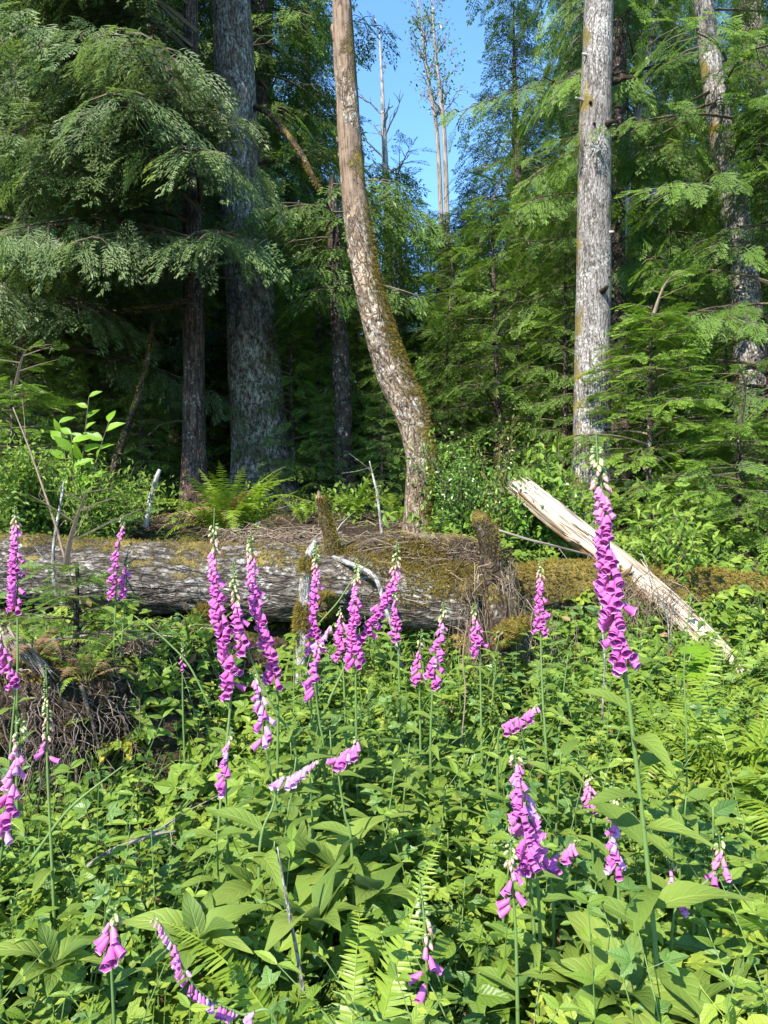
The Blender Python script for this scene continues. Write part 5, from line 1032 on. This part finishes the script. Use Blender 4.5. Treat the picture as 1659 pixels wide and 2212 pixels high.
# ------------------------------------------------------------------ sword ferns
def frond_mesh(L, arch, mat, npin=34, wid=.085, seed=0, tipcurl=.0):
    rg = np.random.default_rng(seed); t = np.linspace(0, 1, 22); e = radians(78); ang = e - arch * t ** 1.3
    st = L / 21; y = np.concatenate([[0], np.cumsum(np.cos(ang[:-1]) * st)]); z = np.concatenate([[0], np.cumsum(np.sin(ang[:-1]) * st)])
    c = np.stack([np.zeros(22), y, z], -1); m = MB(); m.tube(c, np.linspace(.0045, .0012, 22) * (L / .9), 5, caps=False, m=0, r=.8)
    T = leaf_t(.105, [(0, .9), (.15, 1.0), (.6, .75), (1, .04)], 3, .1, .12); PP = []; AA = []; RR = []
    for q in range(npin):
        f = .14 + .86 * (q + .5) / npin; p = np.array([0, np.interp(f, t, y), np.interp(f, t, z)]); a_ = np.interp(f, t, ang); tg = np.array([0, cos(a_), sin(a_)]); nl = np.array([0, -sin(a_), cos(a_)])
        l = L * wid * 1.35 * np.interp(f, [.14, .25, .55, .85, 1], [.7, .95, 1, .5, .12]) * rg.uniform(.78, 1.08)
        for sg in (-1, 1):
            if rg.random() < .04: continue
            d = nrm(np.array([sg, 0, 0]) + tg * rg.normal(.34, .12) + nl * rg.uniform(-.35, .15)); PP.append(p); AA.append(frames(d[None], (nl + rg.normal(0, .12, 3))[None])[0] * l); RR.append(np.clip(rg.normal(.5, .12) + .25 * f, 0, 1))
    m.inst(T, np.array(AA), np.array(PP), np.array(RR), m=0); return m.mesh('frond', mat, False)
FR = [frond_mesh(1, a, mFern, seed=i) for i, a in enumerate((.7, 1.2, 1.7, 2.2))]
FRN = [frond_mesh(1, a, mFern, npin=60, wid=.066, seed=i + 9) for i, a in enumerate((.75, 1.15, 1.55))]
FRD = [frond_mesh(1, a, mFernDead, seed=i + 4) for i, a in enumerate((1.6, 2.4))]
def fern(px, py, d, label, n, L, dead=0, mesh=None, azs=None, seed=0, lift=0.0, tl=(-.25, .2)):
    rg = np.random.default_rng(seed + 900); p = P(px, py, d); p[2] = g1(p[0], p[1]) - .02 if py is None or lift == 0 else p[2]
    o = empty('sword_fern', p, label, 'fern')
    for q in range(n):
        az = (q * 2.399 + rg.uniform(-.3, .3)) if azs is None else azs[q]; mt = (FRD if q < dead else (mesh or FR)); me = mt[q % len(mt)]; s = L * rg.uniform(.7, 1.1)
        link('frond', me, o, Matrix.Translation((.02 * cos(az), .02 * sin(az), 0)) @ Matrix.Rotation(az - pi / 2, 4, 'Z') @ Matrix.Rotation(rg.uniform(*tl), 4, 'X') @ Matrix.Scale(s, 4))
    return o
fern(500, 1130, 6.1, 'big sunlit sword fern clump with brown dead fronds behind the log', 72, .82, dead=18, seed=1, tl=(-.42, .15))
fern(760, 1120, 7.6, 'shaded sword fern between the dark snag and the curved trunk', 16, .6, seed=2)
fern(860, 1115, 7.4, 'dim sword fern hard against the curved trunk foot', 14, .55, seed=3)
fern(655, 1115, 7.4, 'small shaded sword fern at the foot of the broad trunk', 10, .45, seed=4)
fern(1600, 1120, 7.2, 'blue green sword fern in shade under the layered hemlock', 12, .55, seed=5)
fern(745, 2330, 1.66, 'tall yellow green fern fronds rising at bottom centre beside the sparse foxglove', 6, .80, mesh=FRN, azs=[1.0, 1.5, 1.95, -1.0, -1.9, 2.6], tl=(-.05, .15), seed=6)
fern(300, 2230, 1.6, 'narrow bright fern fronds at the bottom beside the stubby foxglove', 4, .42, mesh=FRN, azs=[1.3, 1.7, .6, 2.8], seed=7)
fern(1600, 1600, 3.15, 'large dark green sword fern arching below the bleached log', 20, .92, seed=8)
fern(1470, 1560, 3.5, 'sword fern with arching fronds half hidden by brambles', 14, .82, seed=9)
fern(440, 1440, 4.4, 'little fern growing in the shadow under the log', 9, .3, seed=10)
fern(70, 1420, 3.35, 'withered brown fern hanging dry over the root mass', 16, .34, dead=13, seed=11, tl=(-.9, -.1), lift=1)
fern(185, 1470, 3.4, 'half brown fern drooping on the bank beside the yellowing plant', 12, .30, dead=7, seed=12, tl=(-.8, .0), lift=1)
stick('tall_stalk', [(1484, 1700), (1482, 1560), (1478, 1430), (1492, 1290)], 2.9, [.004, .0036, .003, .0015], mStem, 'tall thin stalk beside the arching fern, its upper half before the bleached log', seed=31, twigs=4)
stick('tall_stalk', [(1300, 1560), (1306, 1420), (1298, 1330), (1304, 1260)], 3.2, [.004, .0035, .003, .0015], mPale, 'pale straight dry stalk just behind the tallest foxglove', seed=32, twigs=3)
stick('tall_stalk', [(1445, 1400), (1440, 1330), (1405, 1240), (1385, 1190)], 4.2, [.004, .0035, .003, .0015], mPale, 'pale dry stalk bending before the upper part of the bleached log', seed=33, twigs=3)
stick('tall_stalk', [(995, 1620), (1005, 1500), (1000, 1420), (1010, 1340)], 3.3, [.004, .0035, .003, .0015], mTwig, 'brown dry stalk in front of the dark upturned roots', seed=34, twigs=3)
